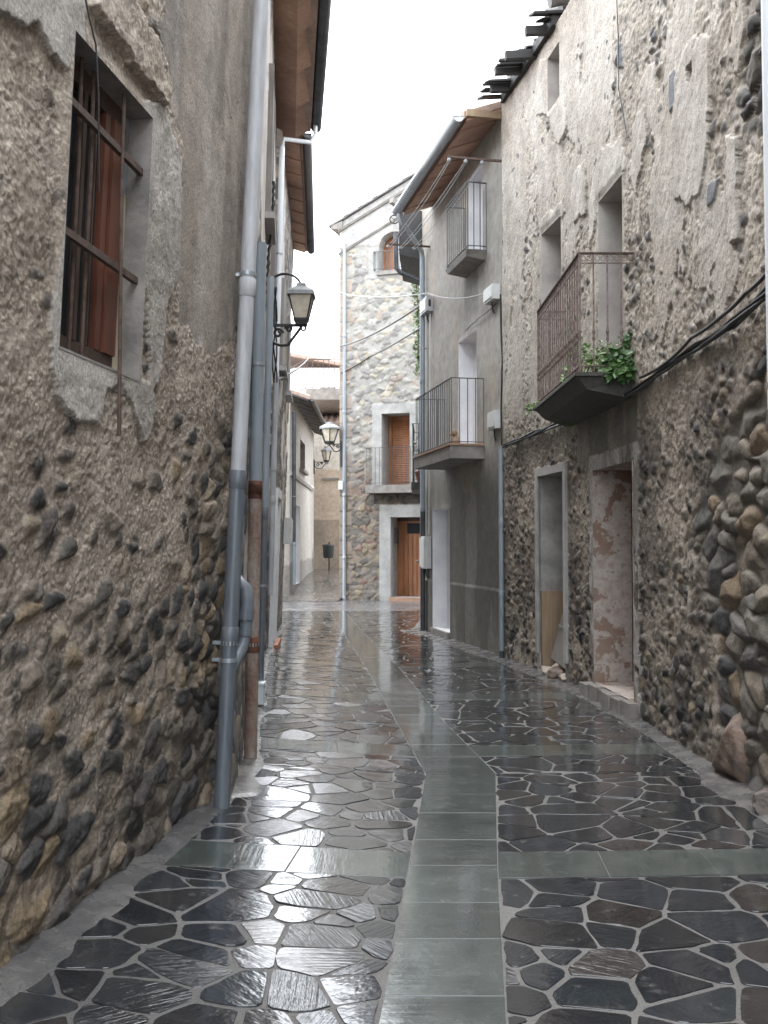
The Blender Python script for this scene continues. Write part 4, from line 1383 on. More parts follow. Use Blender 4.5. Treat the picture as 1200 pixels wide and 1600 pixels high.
# ================================================================== GROUND
def mortar():
    N = Nodes('wet_mortar')
    n1 = N.noise(120, 4, 0.7)
    n2 = N.noise(1.3, 4, 0.6)
    c = N.ramp(n1, [(0.3, (0.065, 0.065, 0.064)), (0.7, (0.175, 0.17, 0.163))])
    c = N.mix(1.0, c, N.ramp(n2, [(0.3, 0.7), (0.7, 1.15)]), 'MULTIPLY')
    return N.set(c, N.ramp(n1, [(0.3, 0.18), (0.7, 0.6)]), normal=N.bump(n1, 0.004))


def flag():
    N = Nodes('wet_slate')
    a = N.n('ShaderNodeAttribute', attribute_name='Col')
    uv = N.coord('UV', (1, 1, 1))
    st = N.noise(1, 4, 0.6, vec=N.coord('UV', (3.0, 55, 1)))
    st2 = N.noise(1, 3, 0.6, vec=N.coord('UV', (7, 14, 1)))
    n = N.noise(60, 4, 0.7)
    big = N.noise(2.2, 3, 0.5)
    c = N.mix(1.0, a.outputs['Color'], N.ramp(st2, [(0.3, 0.75), (0.7, 1.25)]), 'MULTIPLY')
    r = N.ramp(big, [(0.35, 0.05), (0.65, 0.17)])
    grit = N.noise(9, 6, 0.75)
    dry = N.ramp(grit, [(0.56, 0.0), (0.68, 0.55)])
    c = N.mix(dry, c, (0.10, 0.098, 0.092))
    spk = N.ramp(N.noise(150, 2, 0.5), [(0.70, 0.0), (0.76, 0.6)])  # grit, plus rain splash glints painted in as pale specks
    c = N.mix(spk, c, (0.22, 0.22, 0.21))
    r = N.mix(dry, r, (0.45, 0.45, 0.45))
    # per-stone strength of the riven grain is kept in the attribute alpha
    gr = N.n('ShaderNodeMath', operation='MULTIPLY')
    N.l(st, gr.inputs[0]); N.l(a.outputs['Alpha'], gr.inputs[1])
    b = N.bump(gr.outputs[0], 0.006, 1.0)
    b = N.bump(st2, 0.005, 0.6, b)
    b = N.bump(n, 0.0007, 0.6, b)
    N.set(c, r, normal=b, spec=0.5)
    N.l(N.ramp(grit, [(0.54, 0.95), (0.70, 0.25)]), N.b.inputs['Coat Weight'])
    N.b.inputs['Coat Roughness'].default_value = 0.03
    N.b.inputs['Coat IOR'].default_value = 1.4
    cb = N.bump(gr.outputs[0], 0.0025, 1.0)
    cb = N.bump(st2, 0.0022, 0.6, cb)
    N.l(cb, N.b.inputs['Coat Normal'])
    return N.m


def greenslab():
    N = Nodes('wet_green_slab')
    a = N.n('ShaderNodeAttribute', attribute_name='Col')
    n1 = N.noise(3.5, 6, 0.68)
    n = N.noise(90, 4, 0.7)
    grit = N.noise(7, 6, 0.75)
    st = N.noise(1, 4, 0.6, vec=N.coord('UV', (3, 30, 1)))
    c = N.mix(1.0, a.outputs['Color'], N.ramp(n1, [(0.3, 0.62), (0.7, 1.3)]), 'MULTIPLY')
    c = N.mix(N.ramp(grit, [(0.55, 0.0), (0.68, 0.6)]), c, (0.115, 0.115, 0.105))
    b = N.bump(st, 0.0022, 0.8)
    b = N.bump(n, 0.0006, 0.6, b)
    b = N.bump(n1, 0.004, 0.6, b)
    N.set(c, N.ramp(n1, [(0.3, 0.08), (0.7, 0.2)]), normal=b)
    N.l(N.ramp(grit, [(0.52, 0.95), (0.70, 0.2)]), N.b.inputs['Coat Weight'])
    N.b.inputs['Coat Roughness'].default_value = 0.025
    N.b.inputs['Coat IOR'].default_value = 1.4
    N.l(N.bump(n1, 0.003, 0.5), N.b.inputs['Coat Normal'])
    return N.m


def margin():
    N = Nodes('wet_cement_margin')
    n1 = N.noise(5, 5, 0.65)
    n2 = N.noise(80, 4, 0.7)
    c = N.ramp(n1, [(0.3, (0.085, 0.086, 0.09)), (0.7, (0.165, 0.158, 0.15))])
    c = N.mix(1.0, c, N.ramp(n2, [(0.3, 0.8), (0.7, 1.15)]), 'MULTIPLY')
    b = N.bump(n2, 0.002)
    b = N.bump(n1, 0.01, 0.6, b)
    return N.set(c, N.ramp(n1, [(0.35, 0.12), (0.65, 0.4)]), normal=b)


def cobble():
    N = Nodes('wet_cobble')
    v = N.n('ShaderNodeTexVoronoi', feature='DISTANCE_TO_EDGE')
    v.inputs['Scale'].default_value = 7
    N.l(N.coord('Object'), v.inputs['Vector'])
    v2 = N.n('ShaderNodeTexVoronoi'); v2.inputs['Scale'].default_value = 7
    N.l(N.coord('Object'), v2.inputs['Vector'])
    e = N.ramp(v.outputs['Distance'], [(0.02, 0.0), (0.12, 1.0)])
    sp = N.n('ShaderNodeSeparateColor'); N.l(v2.outputs['Color'], sp.inputs[0])
    c = N.ramp(sp.outputs[0], [(0.1, (0.055, 0.052, 0.048)), (0.9, (0.13, 0.12, 0.11))])
    c = N.mix(e, (0.16, 0.14, 0.12), c)
    return N.set(c, 0.16, normal=N.bump(e, 0.008))


def gridpaver():
    N = Nodes('wet_grid_paver')
    br = N.n('ShaderNodeTexBrick')
    br.offset = 0.0
    br.inputs['Scale'].default_value = 1.0
    br.inputs['Brick Width'].default_value = 0.22
    br.inputs['Row Height'].default_value = 0.22
    br.inputs['Mortar Size'].default_value = 0.018
    br.inputs['Color1'].default_value = (0.15, 0.15, 0.155, 1)
    br.inputs['Color2'].default_value = (0.20, 0.195, 0.19, 1)
    br.inputs['Mortar'].default_value = (0.07, 0.07, 0.07, 1)
    tc = N.n('ShaderNodeTexCoord'); mp = N.n('ShaderNodeMapping')
    mp.inputs['Rotation'].default_value = (0, 0, R(38))
    N.l(tc.outputs['Object'], mp.inputs['Vector']); N.l(mp.outputs['Vector'], br.inputs['Vector'])
    n = N.noise(2, 4, 0.6)
    c = N.mix(1.0, br.outputs['Color'], N.ramp(n, [(0.3, 0.75), (0.7, 1.2)]), 'MULTIPLY')
    inv = N.n('ShaderNodeMath', operation='SUBTRACT'); inv.inputs[0].default_value = 1.0
    N.l(br.outputs['Fac'], inv.inputs[1])
    return N.set(c, N.ramp(n, [(0.3, 0.12), (0.7, 0.3)]), normal=N.bump(inv.outputs[0], 0.006))


MAT.update(mortar=mortar(), flag=flag(), green=greenslab(), margin=margin(), cobble=cobble(), grid=gridpaver())
MAT['earth'] = noisy('bare_ground', (0.12, 0.10, 0.08), (0.2, 0.17, 0.14), 3, (0.7, 0.9), 0.01)

tag(MB().box(-150, 150, -60, 250, -0.3, -0.06).build('ground', 'earth'), kind='structure')


SY = [1.6, 3.32, 5.0, 7.0, 8.9, 13.1, 18.6, 23.9]
SC = [0.02, 0.19, 0.345, 0.535, 0.34, -0.03, -0.61, -1.13]
SW = [0.43, 0.43, 0.44, 0.49, 0.43, 0.42, 0.36, 0.34]


def sL(y): return float(np.interp(y, SY, SC) - np.interp(y, SY, SW) / 2)
def sR(y): return float(np.interp(y, SY, SC) + np.interp(y, SY, SW) / 2)



def gz(x, y):
    """the street falls gently from both walls to its drain"""
    k = float(np.interp(y, [0, 14, 20, 23], [1, 1, .3, 0]))
    if x < sL(y): return min(.095, (sL(y) - x) * .055) * k
    if x > sR(y): return min(.04, (x - sR(y)) * .014) * k
    return 0.0


def strip_outline(ys, fl, fr, z):
    mb = MB()
    L = [(fl(y), y, z) for y in ys]; Rr = [(fr(y), y, z) for y in ys]
    for k in range(len(ys) - 1):
        mb.quad(L[k], Rr[k], Rr[k + 1], L[k + 1])
    return mb


def wallX(w, y):
    return float(np.interp(y, w.p[:, 1], w.p[:, 0]))


def leftX(y):
    if y <= 6.12: return wallX(W0, y)
    if y <= 14.2: return wallX(W1, y)
    return wallX(W2, min(y, 20.0)) if y <= 20 else -2.06 - (y - 20) * 0.5


def rightX(y):
    if y <= 13.8: return wallX(WR, y)
    if y <= 18.55: return wallX(WG, y)
    return 0.72 if y < 18.6 else 0.9


mb = MB()
ysb = np.linspace(-6, 24, 240)
vs = []
for y in ysb:
    xl, xr = leftX(y) - .35, rightX(y) + .4
    for x in (xl, xl * .6 + sL(y) * .4, sL(y) - .001, sL(y) + .02, sR(y) - .02, sR(y) + .001, xr * .6 + sR(y) * .4, xr):
        vs.append((x, y, gz(x, y) - .0035))
mb.add(vs, [(i * 8 + k, i * 8 + k + 1, (i + 1) * 8 + k + 1, (i + 1) * 8 + k) for i in range(len(ysb) - 1) for k in range(7)])
tag(mb.build('street_bed', 'mortar'), kind='structure')

BANDS = [(2.0, 2.36), (4.82, 5.22), (7.55, 7.95), (10.25, 10.65), (13.0, 13.38), (15.7, 16.1), (18.6, 19.0), (21.4, 21.8)]
rp = random.Random(11)


class PolyMesh:
    def __init__(self):
        self.v = []; self.f = []; self.c = []; self.uv = []

    def stone(self, poly, z, col, alpha, ang, tilt=(0, 0), bev=0.0022, skirt=0.03):
        cx = sum(p[0] for p in poly) / len(poly); cy = sum(p[1] for p in poly) / len(poly)
        b = len(self.v); n = len(poly)
        ca, sa = math.cos(ang), math.sin(ang)
        ox, oy = rp.random() * 50, rp.random() * 50
        for (grow, dz) in ((0.0, 0.0), (bev, -bev), (bev * 1.2, -skirt)):
            for (x, y) in poly:
                dx, dy = x - cx, y - cy
                L = math.hypot(dx, dy) + 1e-6
                X, Y = x + dx / L * grow, y + dy / L * grow
                self.v.append((X, Y, z + dz + tilt[0] * dx + tilt[1] * dy + gz(X, Y)))
                self.c.append((*col, alpha))
                self.uv.append((X * ca + Y * sa + ox, -X * sa + Y * ca + oy))
        self.f.append([b + i for i in range(n)])
        for r_ in range(2):
            for i in range(n):
                j = (i + 1) % n
                self.f.append([b + r_ * n + i, b + (r_ + 1) * n + i, b + (r_ + 1) * n + j, b + r_ * n + j])

    def build(self, name, mat):
        me = bpy.data.meshes.new(name)
        me.from_pydata(self.v, [], self.f)
        ca = me.color_attributes.new('Col', 'FLOAT_COLOR', 'POINT')
        ca.data.foreach_set('color', np.array(self.c, np.float32).ravel())
        ul = me.uv_layers.new(name='UVMap')
        vi = np.zeros(len(me.loops), np.int32); me.loops.foreach_get('vertex_index', vi)
        ul.data.foreach_set('uv', np.array(self.uv, np.float32)[vi].ravel())
        me.materials.append(MAT[mat])
        o = bpy.data.objects.new(name, me)
        COL.objects.link(o)
        return o


def clip(poly, nx, ny, d):
    """keep nx*x+ny*y <= d"""
    out = []
    n = len(poly)
    for i in range(n):
        p, q = poly[i], poly[(i + 1) % n]
        a = nx * p[0] + ny * p[1] - d; b = nx * q[0] + ny * q[1] - d
        if a <= 0: out.append(p)
        if a * b < 0:
            t = a / (a - b)
            out.append((p[0] + (q[0] - p[0]) * t, p[1] + (q[1] - p[1]) * t))
    return out


def chaikin(poly, r):
    out = []
    n = len(poly)
    for i in range(n):
        p, q = poly[i], poly[(i + 1) % n]
        L = math.hypot(q[0] - p[0], q[1] - p[1])
        t = min(0.33, r / (L + 1e-9))
        a = (p[0] + (q[0] - p[0]) * t, p[1] + (q[1] - p[1]) * t)
        b = (p[0] + (q[0] - p[0]) * (1 - t), p[1] + (q[1] - p[1]) * (1 - t))
        if L < 0.004: continue
        out.append(a)
        if L > 0.10:
            k = max(2, int(L / .07))
            for w in range(1, k):
                tt = t + (1 - 2 * t) * w / k
                off = rp.uniform(-.005, .005) + (rp.uniform(-.014, 0) if rp.random() < .10 else 0)
                out.append((p[0] + (q[0] - p[0]) * tt - (q[1] - p[1]) / L * off, p[1] + (q[1] - p[1]) * tt + (q[0] - p[0]) / L * off))
        out.append(b)
    return out


def area(p):
    return 0.5 * sum(p[i][0] * p[(i + 1) % len(p)][1] - p[(i + 1) % len(p)][0] * p[i][1] for i in range(len(p)))


FL = PolyMesh()
SLATE = [(0.020, 0.024, 0.030), (0.028, 0.032, 0.038), (0.017, 0.019, 0.024), (0.028, 0.029, 0.032), (0.025, 0.030, 0.035), (0.034, 0.031, 0.031), (0.022, 0.026, 0.032)]


def fill(region, cw, ch, left):
    if area(region) < 0: region = region[::-1]
    x0 = min(p[0] for p in region); x1 = max(p[0] for p in region); y0 = min(p[1] for p in region); y1 = max(p[1] for p in region)
    nx, ny = max(1, round((x1 - x0) / cw)), max(1, round((y1 - y0) / ch))
    dx, dy = (x1 - x0) / nx, (y1 - y0) / ny
    seeds = []
    for j in range(-1, ny + 1):
        for i in range(-1, nx + 1):
            if rp.random() < 0.14: continue
            seeds.append((x0 + (i + .5 + 0.5 * (j % 2) + rp.uniform(-.5, .5)) * dx, y0 + (j + .5 + rp.uniform(-.5, .5)) * dy, rp.uniform(-.028, .028)))
    for si, s in enumerate(seeds):
        j0 = rp.uniform(.006, .016) if left else rp.uniform(.006, .017)
        poly = list(region)
        m = len(region)
        for i in range(m):
            p, q = region[i], region[(i + 1) % m]
            L = math.hypot(q[0] - p[0], q[1] - p[1])
            nx_, ny_ = (q[1] - p[1]) / L, -(q[0] - p[0]) / L
            poly = clip(poly, nx_, ny_, nx_ * p[0] + ny_ * p[1] - j0 * 0.8)
            if len(poly) < 3: break
        for sj, t in enumerate(seeds):
            if len(poly) < 3: break
            if sj == si: continue
            ex, ey = t[0] - s[0], t[1] - s[1]
            L = math.hypot(ex, ey)
            if L > 1.6 or L < 1e-4: continue
            mx, my = (s[0] + t[0]) / 2, (s[1] + t[1]) / 2
            ex, ey = ex / L, ey / L
            # skew the border a little so joints are not perfect bisectors
            sk = (s[2] - t[2])
            poly = clip(poly, ex, ey, ex * mx + ey * my + sk - j0)
        if len(poly) < 3 or abs(area(poly)) < 0.0025: continue
        poly = chaikin(poly, rp.uniform(0.004, 0.022))
        if len(poly) < 3: continue
        c = rp.choice(SLATE)
        k = rp.uniform(.8, 1.25)
        FL.stone(poly, rp.uniform(-.0012, .0015), tuple(q * k for q in c), rp.choice((0.05, 0.1, 0.2, 0.35, 0.6, 1.0) if left else (.04, .06, .1, .15, .25, .6)), rp.uniform(-.9, .9) + (math.pi / 2 if rp.random() < 0.25 else 0), (rp.gauss(0, .011), rp.gauss(0, .007)))


def lm(y):      # inner border of the cement margin, left and right
    return leftX(y) + float(np.interp(y, [0, 3.5, 4.6, 6, 7, 9, 12, 24], [.17, .16, .15, .14, .12, .10, .08, .08]))


def rm(y):
    return rightX(y) - float(np.interp(y, [0, 5, 6.3, 8, 10, 13.8, 17, 18.5, 20], [.2, .22, .22, .16, .2, .25, .3, .45, .1]))


yb = [1.6] + [v for b in BANDS for v in b] + [23.9]
segs = [(yb[i], yb[i + 1]) for i in range(0, len(yb), 2)]
for (ya, yb_) in segs:
    cuts = [ya] + [y for y in (7.0, 8.9) if ya + .3 < y < yb_ - .3] + [yb_]
    for c0, c1 in zip(cuts[:-1], cuts[1:]):
        fill([(lm(c0), c0), (sL(c0), c0), (sL(c1), c1), (lm(c1), c1)], 0.27, 0.18, True)
        if c0 < 20:
            fill([(sR(c0), c0), (rm(c0), c0), (rm(c1), c1), (sR(c1), c1)], 0.28, 0.185, False)
        else:
            fill([(sR(c0), c0), (0.9, c0), (0.9, c1), (sR(c1), c1)], 0.28, 0.185, False)
tag(FL.build('paving_stones', 'flag'), kind='structure')

GS = PolyMesh()


def gcol():
    k = rp.uniform(.85, 1.18)
    return (0.070 * k, 0.084 * k, 0.080 * k)


y = 1.6
while y < 23.8:
    n_ = y + rp.uniform(.40, .55)
    for kk in (7.0, 8.9):
        if y < kk < n_ + .2: n_ = kk
    n_ = min(n_, 23.9)
    g = .004
    GS.stone([(sL(y) + g, y + g), (sR(y) - g, y + g), (sR(n_) - g, n_ - g), (sL(n_) + g, n_ - g)], rp.uniform(.0005, .0025), gcol(), .3, rp.uniform(-.05, .05), (rp.gauss(0, .002), rp.gauss(0, .003)), .002)
    y = n_
tag(GS.build('drain_strip', 'green'), kind='structure')
GB = PolyMesh()
for (b0, b1) in BANDS:
    for (f0, f1) in ((lambda y: lm(y) + .02, sL), (sR, lambda y: rm(y) - .02)):
        x0, x1 = f0(b0), f1(b0)
        n_ = max(1, round((x1 - x0) / .55))
        for k in range(n_):
            t0, t1 = k / n_, (k + 1) / n_
            q = lambda t, y: f0(y) + (f1(y) - f0(y)) * t
            g = .004
            GB.stone([(q(t0, b0) + g, b0 + g), (q(t1, b0) - g, b0 + g), (q(t1, b1) - g, b1 - g), (q(t0, b1) + g, b1 - g)], rp.uniform(0, .002), gcol(), .3, math.pi / 2, (rp.gauss(0, .002), rp.gauss(0, .003)), .002)
tag(GB.build('paving_bands', 'green'), kind='structure')

# cement margins along the wall feet, with ragged inner borders
mb = MB()
ys = np.linspace(-1, 20, 420)


def marg(side):
    rows = []
    for y in ys:
        jag = (fbm(np.array([y * 3.0]), np.array([side * 7.0]), 701, 4)[0] - .5) * .16
        if side < 0:
            xa, xb = leftX(y) - .25, lm(y) + jag + .03
        else:
            xa, xb = rightX(y) + .25, rm(y) - jag - .03
            if y > 18.6: xa, xb = 1.0, .95
        row = []
        for k in range(9):
            t = k / 8
            x = xa + (xb - xa) * t
            zz = 0.045 * (1 - t) ** 1.5 + 0.004 * (t < 1) - 0.004 * (t == 1)
            zz += 0.012 * (fbm(np.array([x * 4]), np.array([y * 2.0]), 703, 3)[0] - .5) * (t < .99)
            row.append((x, y, zz + gz(x, y)))
        rows.append(row)
    vs = [p for r_ in rows for p in r_]
    fs = [(i * 9 + k, i * 9 + k + 1, (i + 1) * 9 + k + 1, (i + 1) * 9 + k) for i in range(len(ys) - 1) for k in range(8)]
    mb.add(vs, fs, True)


marg(-1); marg(1)
tag(mb.build('cement_margin', 'margin'), kind='structure')

# smooth grid pavers before the stone house, then the alley climbing away
mb = MB(); mb.quad((-6, 24.0, -.003), (3.0, 24.0, -.003), (3.5, 28.9, -.003), (-6, 28.9, -.003)); tag(mb.build('plaza', 'grid'), kind='structure')
mb = MB()
prof = [(27.9, 0.004), (30, .16), (33, .36), (36, .52), (42, .62), (60, .7)]
for (y0, z0), (y1, z1) in zip(prof[:-1], prof[1:]):
    mb.quad((-9, y0, z0), (-1.0 if y0 > 28 else -1.3, y0, z0), (-1.0, y1, z1), (-9, y1, z1))
tag(mb.build('side_alley', 'cobble'), kind='structure')

# ================================================================== DRAINPIPES
def pipe(label, base, top, r, secs, mats, collars, mounts=(), name='drainpipe', foot=None):
    """secs: heights dividing the pipe into lengths, one material each"""
    base, top = Vector(base), Vector(top)
    t = thing(name, base, label, 'drainpipe', 'drainpipes on the house fronts')
    at_ = lambda z: base + (top - base) * ((z - base.z) / (top.z - base.z))
    hs_ = [base.z] + list(secs) + [top.z]
    for k, m in enumerate(mats):
        MB().tube([at_(hs_[k] + (.002 if k else 0)), at_(hs_[k + 1])], r * (1.0 if k % 2 == 0 else 0.985), 16).build('pipe', m, t)
    for (z, m) in collars:
        MB().tube([at_(z - .055), at_(z - .05), at_(z + .05), at_(z + .055)], [r * 1.02, r * 1.10, r * 1.10, r * 1.02], 16).build('collar', m, t)
    for (z, d) in mounts:
        p = at_(z)
        mb = MB().tube([p - Vector((0, 0, .012)), p + Vector((0, 0, .012))], r * 1.1, 14)
        mb.build('bracket', 'zinc', t)
        MB().bar(p + Vector(d) * .3, p + Vector(d), .02).build('bracket_stem', 'zinc', t)
    return t


def pxat(px, py, Y): return at(px, py, Y)


b_ = Vector((-.952, 5.87, 0)); t_ = Vector((-.952 + .0445 * 5.6, 5.87, 5.6))
pp = pipe('leaning grey plastic drainpipe, pale above and dark below, nearest on the left house corner', (b_.x, b_.y, 0), t_, 0.047, (2.02,), ('pvc_dark', 'pvc_grey'), ((1.06, 'pvc_dark'), (1.98, 'pvc_dark'), (3.12, 'pvc_grey')), ((1.02, (-.10, .02, 0)), (0.92, (-.10, .02, 0)), (3.2, (-.10, .0, 0))))
# elbow between the pipes
b2 = on_ground(391, 1200, 0.0)
MB().tube([(b_.x + .07, b_.y + .45, 1.02), (b_.x + .08, b_.y + .47, 1.24), (b_.x + .07, b_.y + .48, 1.31), (b_.x + .02, b_.y + .5, 1.36), (b_.x - .10, b_.y + .52, 1.37)], 0.046, 12).tube([(b_.x + .07, b_.y + .45, 1.03), (b_.x + .06, b_.y + .42, .95), (b_.x + .03, b_.y + .03, .84)], 0.038, 12).tube([(b_.x + .072, b_.y + .45, 1.12), (b_.x + .075, b_.y + .455, 1.19)], 0.053, 12).build('elbow', 'pvc_slate', pp)
t2 = pxat(406, 380, b2.y)
pipe('rusty iron drainpipe with a blue plastic upper length behind the leaning pipe', (b2.x, b2.y, 0.0), t2, 0.047, (2.02,), ('rustpipe', 'pvc_blue'), ((.88, 'rust'), (1.98, 'rust'), (2.0, 'rust')), ((.88, (-.1, 0, 0)), (2.9, (-.1, 0, 0))))
w_ = W1.P(W1.atY(9.6), 0, .07)
tp = W1.P(W1.atY(9.6), 7.3, .09)
pipe('thin dark drainpipe running down the pale narrow house', w_, W1.P(W1.atY(9.6), 4.2, .08), .035, (1.9,), ('pvc_dark', 'pvc_blue'), ((1.9, 'pvc_dark'),), ((1.2, (-.07, 0, 0)),))
w_ = W1.P(W1.atY(13.6), 0.0, .10)
pp = pipe('long white drainpipe below the gutter behind the first lamp', (w_.x, w_.y, .9), W1.P(W1.atY(13.6), 7.1, .10), .04, (3.9,), ('pvc_grey', 'pvc_white'), ((3.9, 'pvc_grey'), (2.2, 'pvc_grey')), ((2.6, (-.1, 0, 0)), (5.6, (-.1, 0, 0))))
MB().tube([W1.P(W1.atY(13.6), 7.1, .10), W1.P(W1.atY(13.62), 7.22, .12), W1.P(W1.atY(13.9), 7.3, .50), W1.P(W1.atY(13.92), 7.42, .56), W1.P(W1.atY(13.92), 7.56, .56)], .030, 12).build('gutter_offset', 'pvc_white', pp)
# grey house, left corner
sg = WG.L - 0.32
pp = pipe('blue grey drainpipe with a dark cast foot on the far corner of the grey house', WG.P(sg, 0, .08), WG.P(sg, 6.9, .08), .047, (2.25,), ('darkgutter', 'pvc_blue'), ((2.25, 'pvc_blue'), (4.6, 'pvc_blue'), (6.0, 'pvc_blue')), ((3.3, tuple((WG.P(sg, 0, 0) - WG.P(sg, 0, .08)))), (5.2, tuple((WG.P(sg, 0, 0) - WG.P(sg, 0, .08))))))
ge = WG.L - .85
MB().tube([WG.P(sg, 6.9, .08), WG.P(sg - .02, 7.0, .1), WG.P(ge + .05, 7.28, .5), WG.P(ge, 7.36, .62), WG.P(ge, 7.55, .64)], .043, 12).build('gutter_offset', 'zinc', pp)
sx = WG.S(791, 900)
sx = 0.06
pipe('slim blue grey drainpipe between the grey house and the ruined house', WG.P(sx, 0.0, .06), WG.P(sx, 2.95, .06), .034, (.12,), ('darkgutter', 'pvc_blue'), ((.9, 'pvc_blue'), (1.9, 'pvc_blue')), ((.9, (.05, .01, 0)), (1.9, (.05, .01, 0)), (2.7, (.05, .01, 0))))
# stone house corner
s_, _ = WS.pix(538, 700, .08)
pipe('tall grey drainpipe at the left corner of the stone house', WS.P(s_, 0, .08), WS.P(s_, 10.3, .08), .052, (3.0,), ('zinc', 'pvc_blue'), ((1.2, 'zinc'), (3.0, 'zinc'), (5.4, 'pvc_blue'), (7.6, 'pvc_blue')), ((2.0, (0, .08, 0)), (6.5, (0, .08, 0))))
# white pipe at the picture's right
p0, p1 = at(1194, 640, 5.75), at(1202, -40, 5.75)
wx = wallX(WR, 5.75)
pb, pt_ = at(1212, 900, 5.6), at(1207, 0, 5.6)
pipe('pale blue white plastic pipe at the right edge, bulging boulders beside it', (pb.x + .02, 5.6, 2.36), (at(1201, -100, 5.6).x, 5.6, 5.6), .05, (), ('pvc_white',), (), ((2.5, (.15, 0, 0)), (4.8, (.15, 0, 0))))

pipe('dark drainpipe at the near end of the grey alley house', W4.P(.25, .4, .1), W4.P(.25, 5.5, .1), .06, (1.6,), ('pvc_blue', 'darkgutter'), ((1.6, 'pvc_blue'),), ((3.0, (-.1, 0, 0)),))

# ================================================================== LAMPS
def spiral(mb, c, u, r0, turns, a0, r, up=Vector((0, 0, 1)), n=26, shrink=.75, sg=1):
    pts = []
    for q in range(n):
        t = q / (n - 1)
        an = a0 + sg * t * turns * 2 * math.pi
        rr = r0 * (1 - shrink * t)
        pts.append(Vector(c) + u * (rr * math.cos(an)) + up * (rr * math.sin(an)))
    mb.tube(pts, r, 6)


def lamp(label, wall_pt, d, reach, z, size, sides, up_arc, tall):
    """wall lantern on a scrolled bracket: d = unit direction away from the wall"""
    t = thing('wall_lamp', wall_pt, label, 'lamp', 'lanterns on scrolled iron brackets')
    d = Vector(d).normalized()
    w = Vector(wall_pt); w.z = z
    side = d.cross(Vector((0, 0, 1)))
    tip = w + d * reach
    mb = MB()
    mb.bar(w - Vector((0, 0, .42 * size / .36)), w + Vector((0, 0, .10)), .045, .03)
    mb.bar(w, tip + d * .06, .035, .03)
    k = reach
    # lower stay and scrolls
    pts = [w + d * (.04) - Vector((0, 0, .06))]
    for q in range(13):
        an = math.pi + q / 12 * math.pi * .62
        pts.append(w + d * (.45 * k + .42 * k * math.cos(an)) + Vector((0, 0, -.10 + .34 * k * math.sin(an))))
    pts.append(tip - Vector((0, 0, .02)))
    mb.tube(pts, .017, 6)
    spiral(mb, w + d * (.30 * k) - Vector((0, 0, .24 * k)), d, .15 * k, 1.3, 0, .015)
    spiral(mb, w + d * (.62 * k) - Vector((0, 0, .11 * k)), d, .11 * k, 1.3, math.pi, .015, sg=-1)
    spiral(mb, tip + d * (.02) - Vector((0, 0, .09 * k)), d, .09 * k, .9, math.pi / 2, .011, sg=-1, shrink=.5)
    if up_arc:
        H = tall + .05
        pts = []
        for q in range(15):
            an = math.pi - q / 14 * math.pi
            pts.append(w + d * (reach * .5 + reach * .5 * math.cos(an)) + Vector((0, 0, H * .9 + .16 * math.sin(an))))
        mb.tube(pts, .014, 6)
    mb.build('bracket', 'iron', t)
    n = sides
    a0 = math.pi / n + math.atan2(d.y, d.x)
    lb = tip + Vector((0, 0, .03))
    r0, r1 = size * .28, size * .52
    ring = lambda r, h: [lb + Vector((r * math.cos(a0 + 2 * math.pi * q / n), r * math.sin(a0 + 2 * math.pi * q / n), h)) for q in range(n)]
    mb = MB()
    A, B = ring(r0, .03), ring(r1, tall * .72)
    for q in range(n):
        mb.bar(A[q], B[q], .018 * size / .36)
        mb.bar(A[q], A[(q + 1) % n], .025 * size / .36)
        mb.bar(B[q], B[(q + 1) % n], .022 * size / .36)
    A2, A3 = ring(r0 * .9, -.03), ring(r0 * 1.03, .035)
    mb.add(A2 + A3, [tuple(range(n))[::-1], tuple(range(n, 2 * n))] + [(q, (q + 1) % n, n + (q + 1) % n, n + q) for q in range(n)])
    fr = mb.build('lantern_frame', 'iron', t)
    A, B = ring(r0 * .96, .036), ring(r1 * .97, tall * .72)
    mb = MB(); mb.add(A + B, [(q, (q + 1) % n, n + (q + 1) % n, n + q) for q in range(n)] + [tuple(range(n))[::-1], tuple(range(n, 2 * n))])
    mb.build('lantern_glass', 'frost', t)
    C, D, E, Fp, G = ring(r1 * 1.16, tall * .70), ring(r1 * 1.14, tall * .80), ring(r1 * .42, tall * .97), ring(r1 * .40, tall * 1.04), ring(r1 * .1, tall * 1.07)
    mb = MB()
    rs_ = [C, D, E, Fp, G]
    vs = [p for rg in rs_ for p in rg]
    fs = [(i * n + q, i * n + (q + 1) % n, (i + 1) * n + (q + 1) % n, (i + 1) * n + q) for i in range(4) for q in range(n)]
    mb.add(vs, fs + [tuple(range(n))[::-1], tuple(range(4 * n, 5 * n))])
    mb.build('lantern_cap', 'lampcap', t)
    return t


s_, z_ = W1.pix(416, 484)
yl = 11.1
wp = W1.P(W1.atY(yl), 4.15, .03)
tipx = at(471, 509, yl + .02)
lamp('square iron lantern with pale cap on the pale narrow house, nearest of the lamps', (wp.x, yl, 3.5), (1, .0, 0), tipx.x - wp.x, tipx.z, .355, 4, True, .42)
lp = at(533, 694, 28.55)
tip = at(514.5, 694, 28.45)
lamp('squat six sided lantern on the left corner of the stone house', (lp.x, 28.55, lp.z - .4), (-1, -.1, 0), lp.x - tip.x, lp.z, .56, 6, False, .56)
lp = at(491, 722, 38.6)
tip = at(510, 722, 38.6)
lamp('small distant lantern on the corner of the grey alley house', (lp.x, 38.6, lp.z - .4), (1, 0, 0), tip.x - lp.x, lp.z, .40, 6, False, .55)

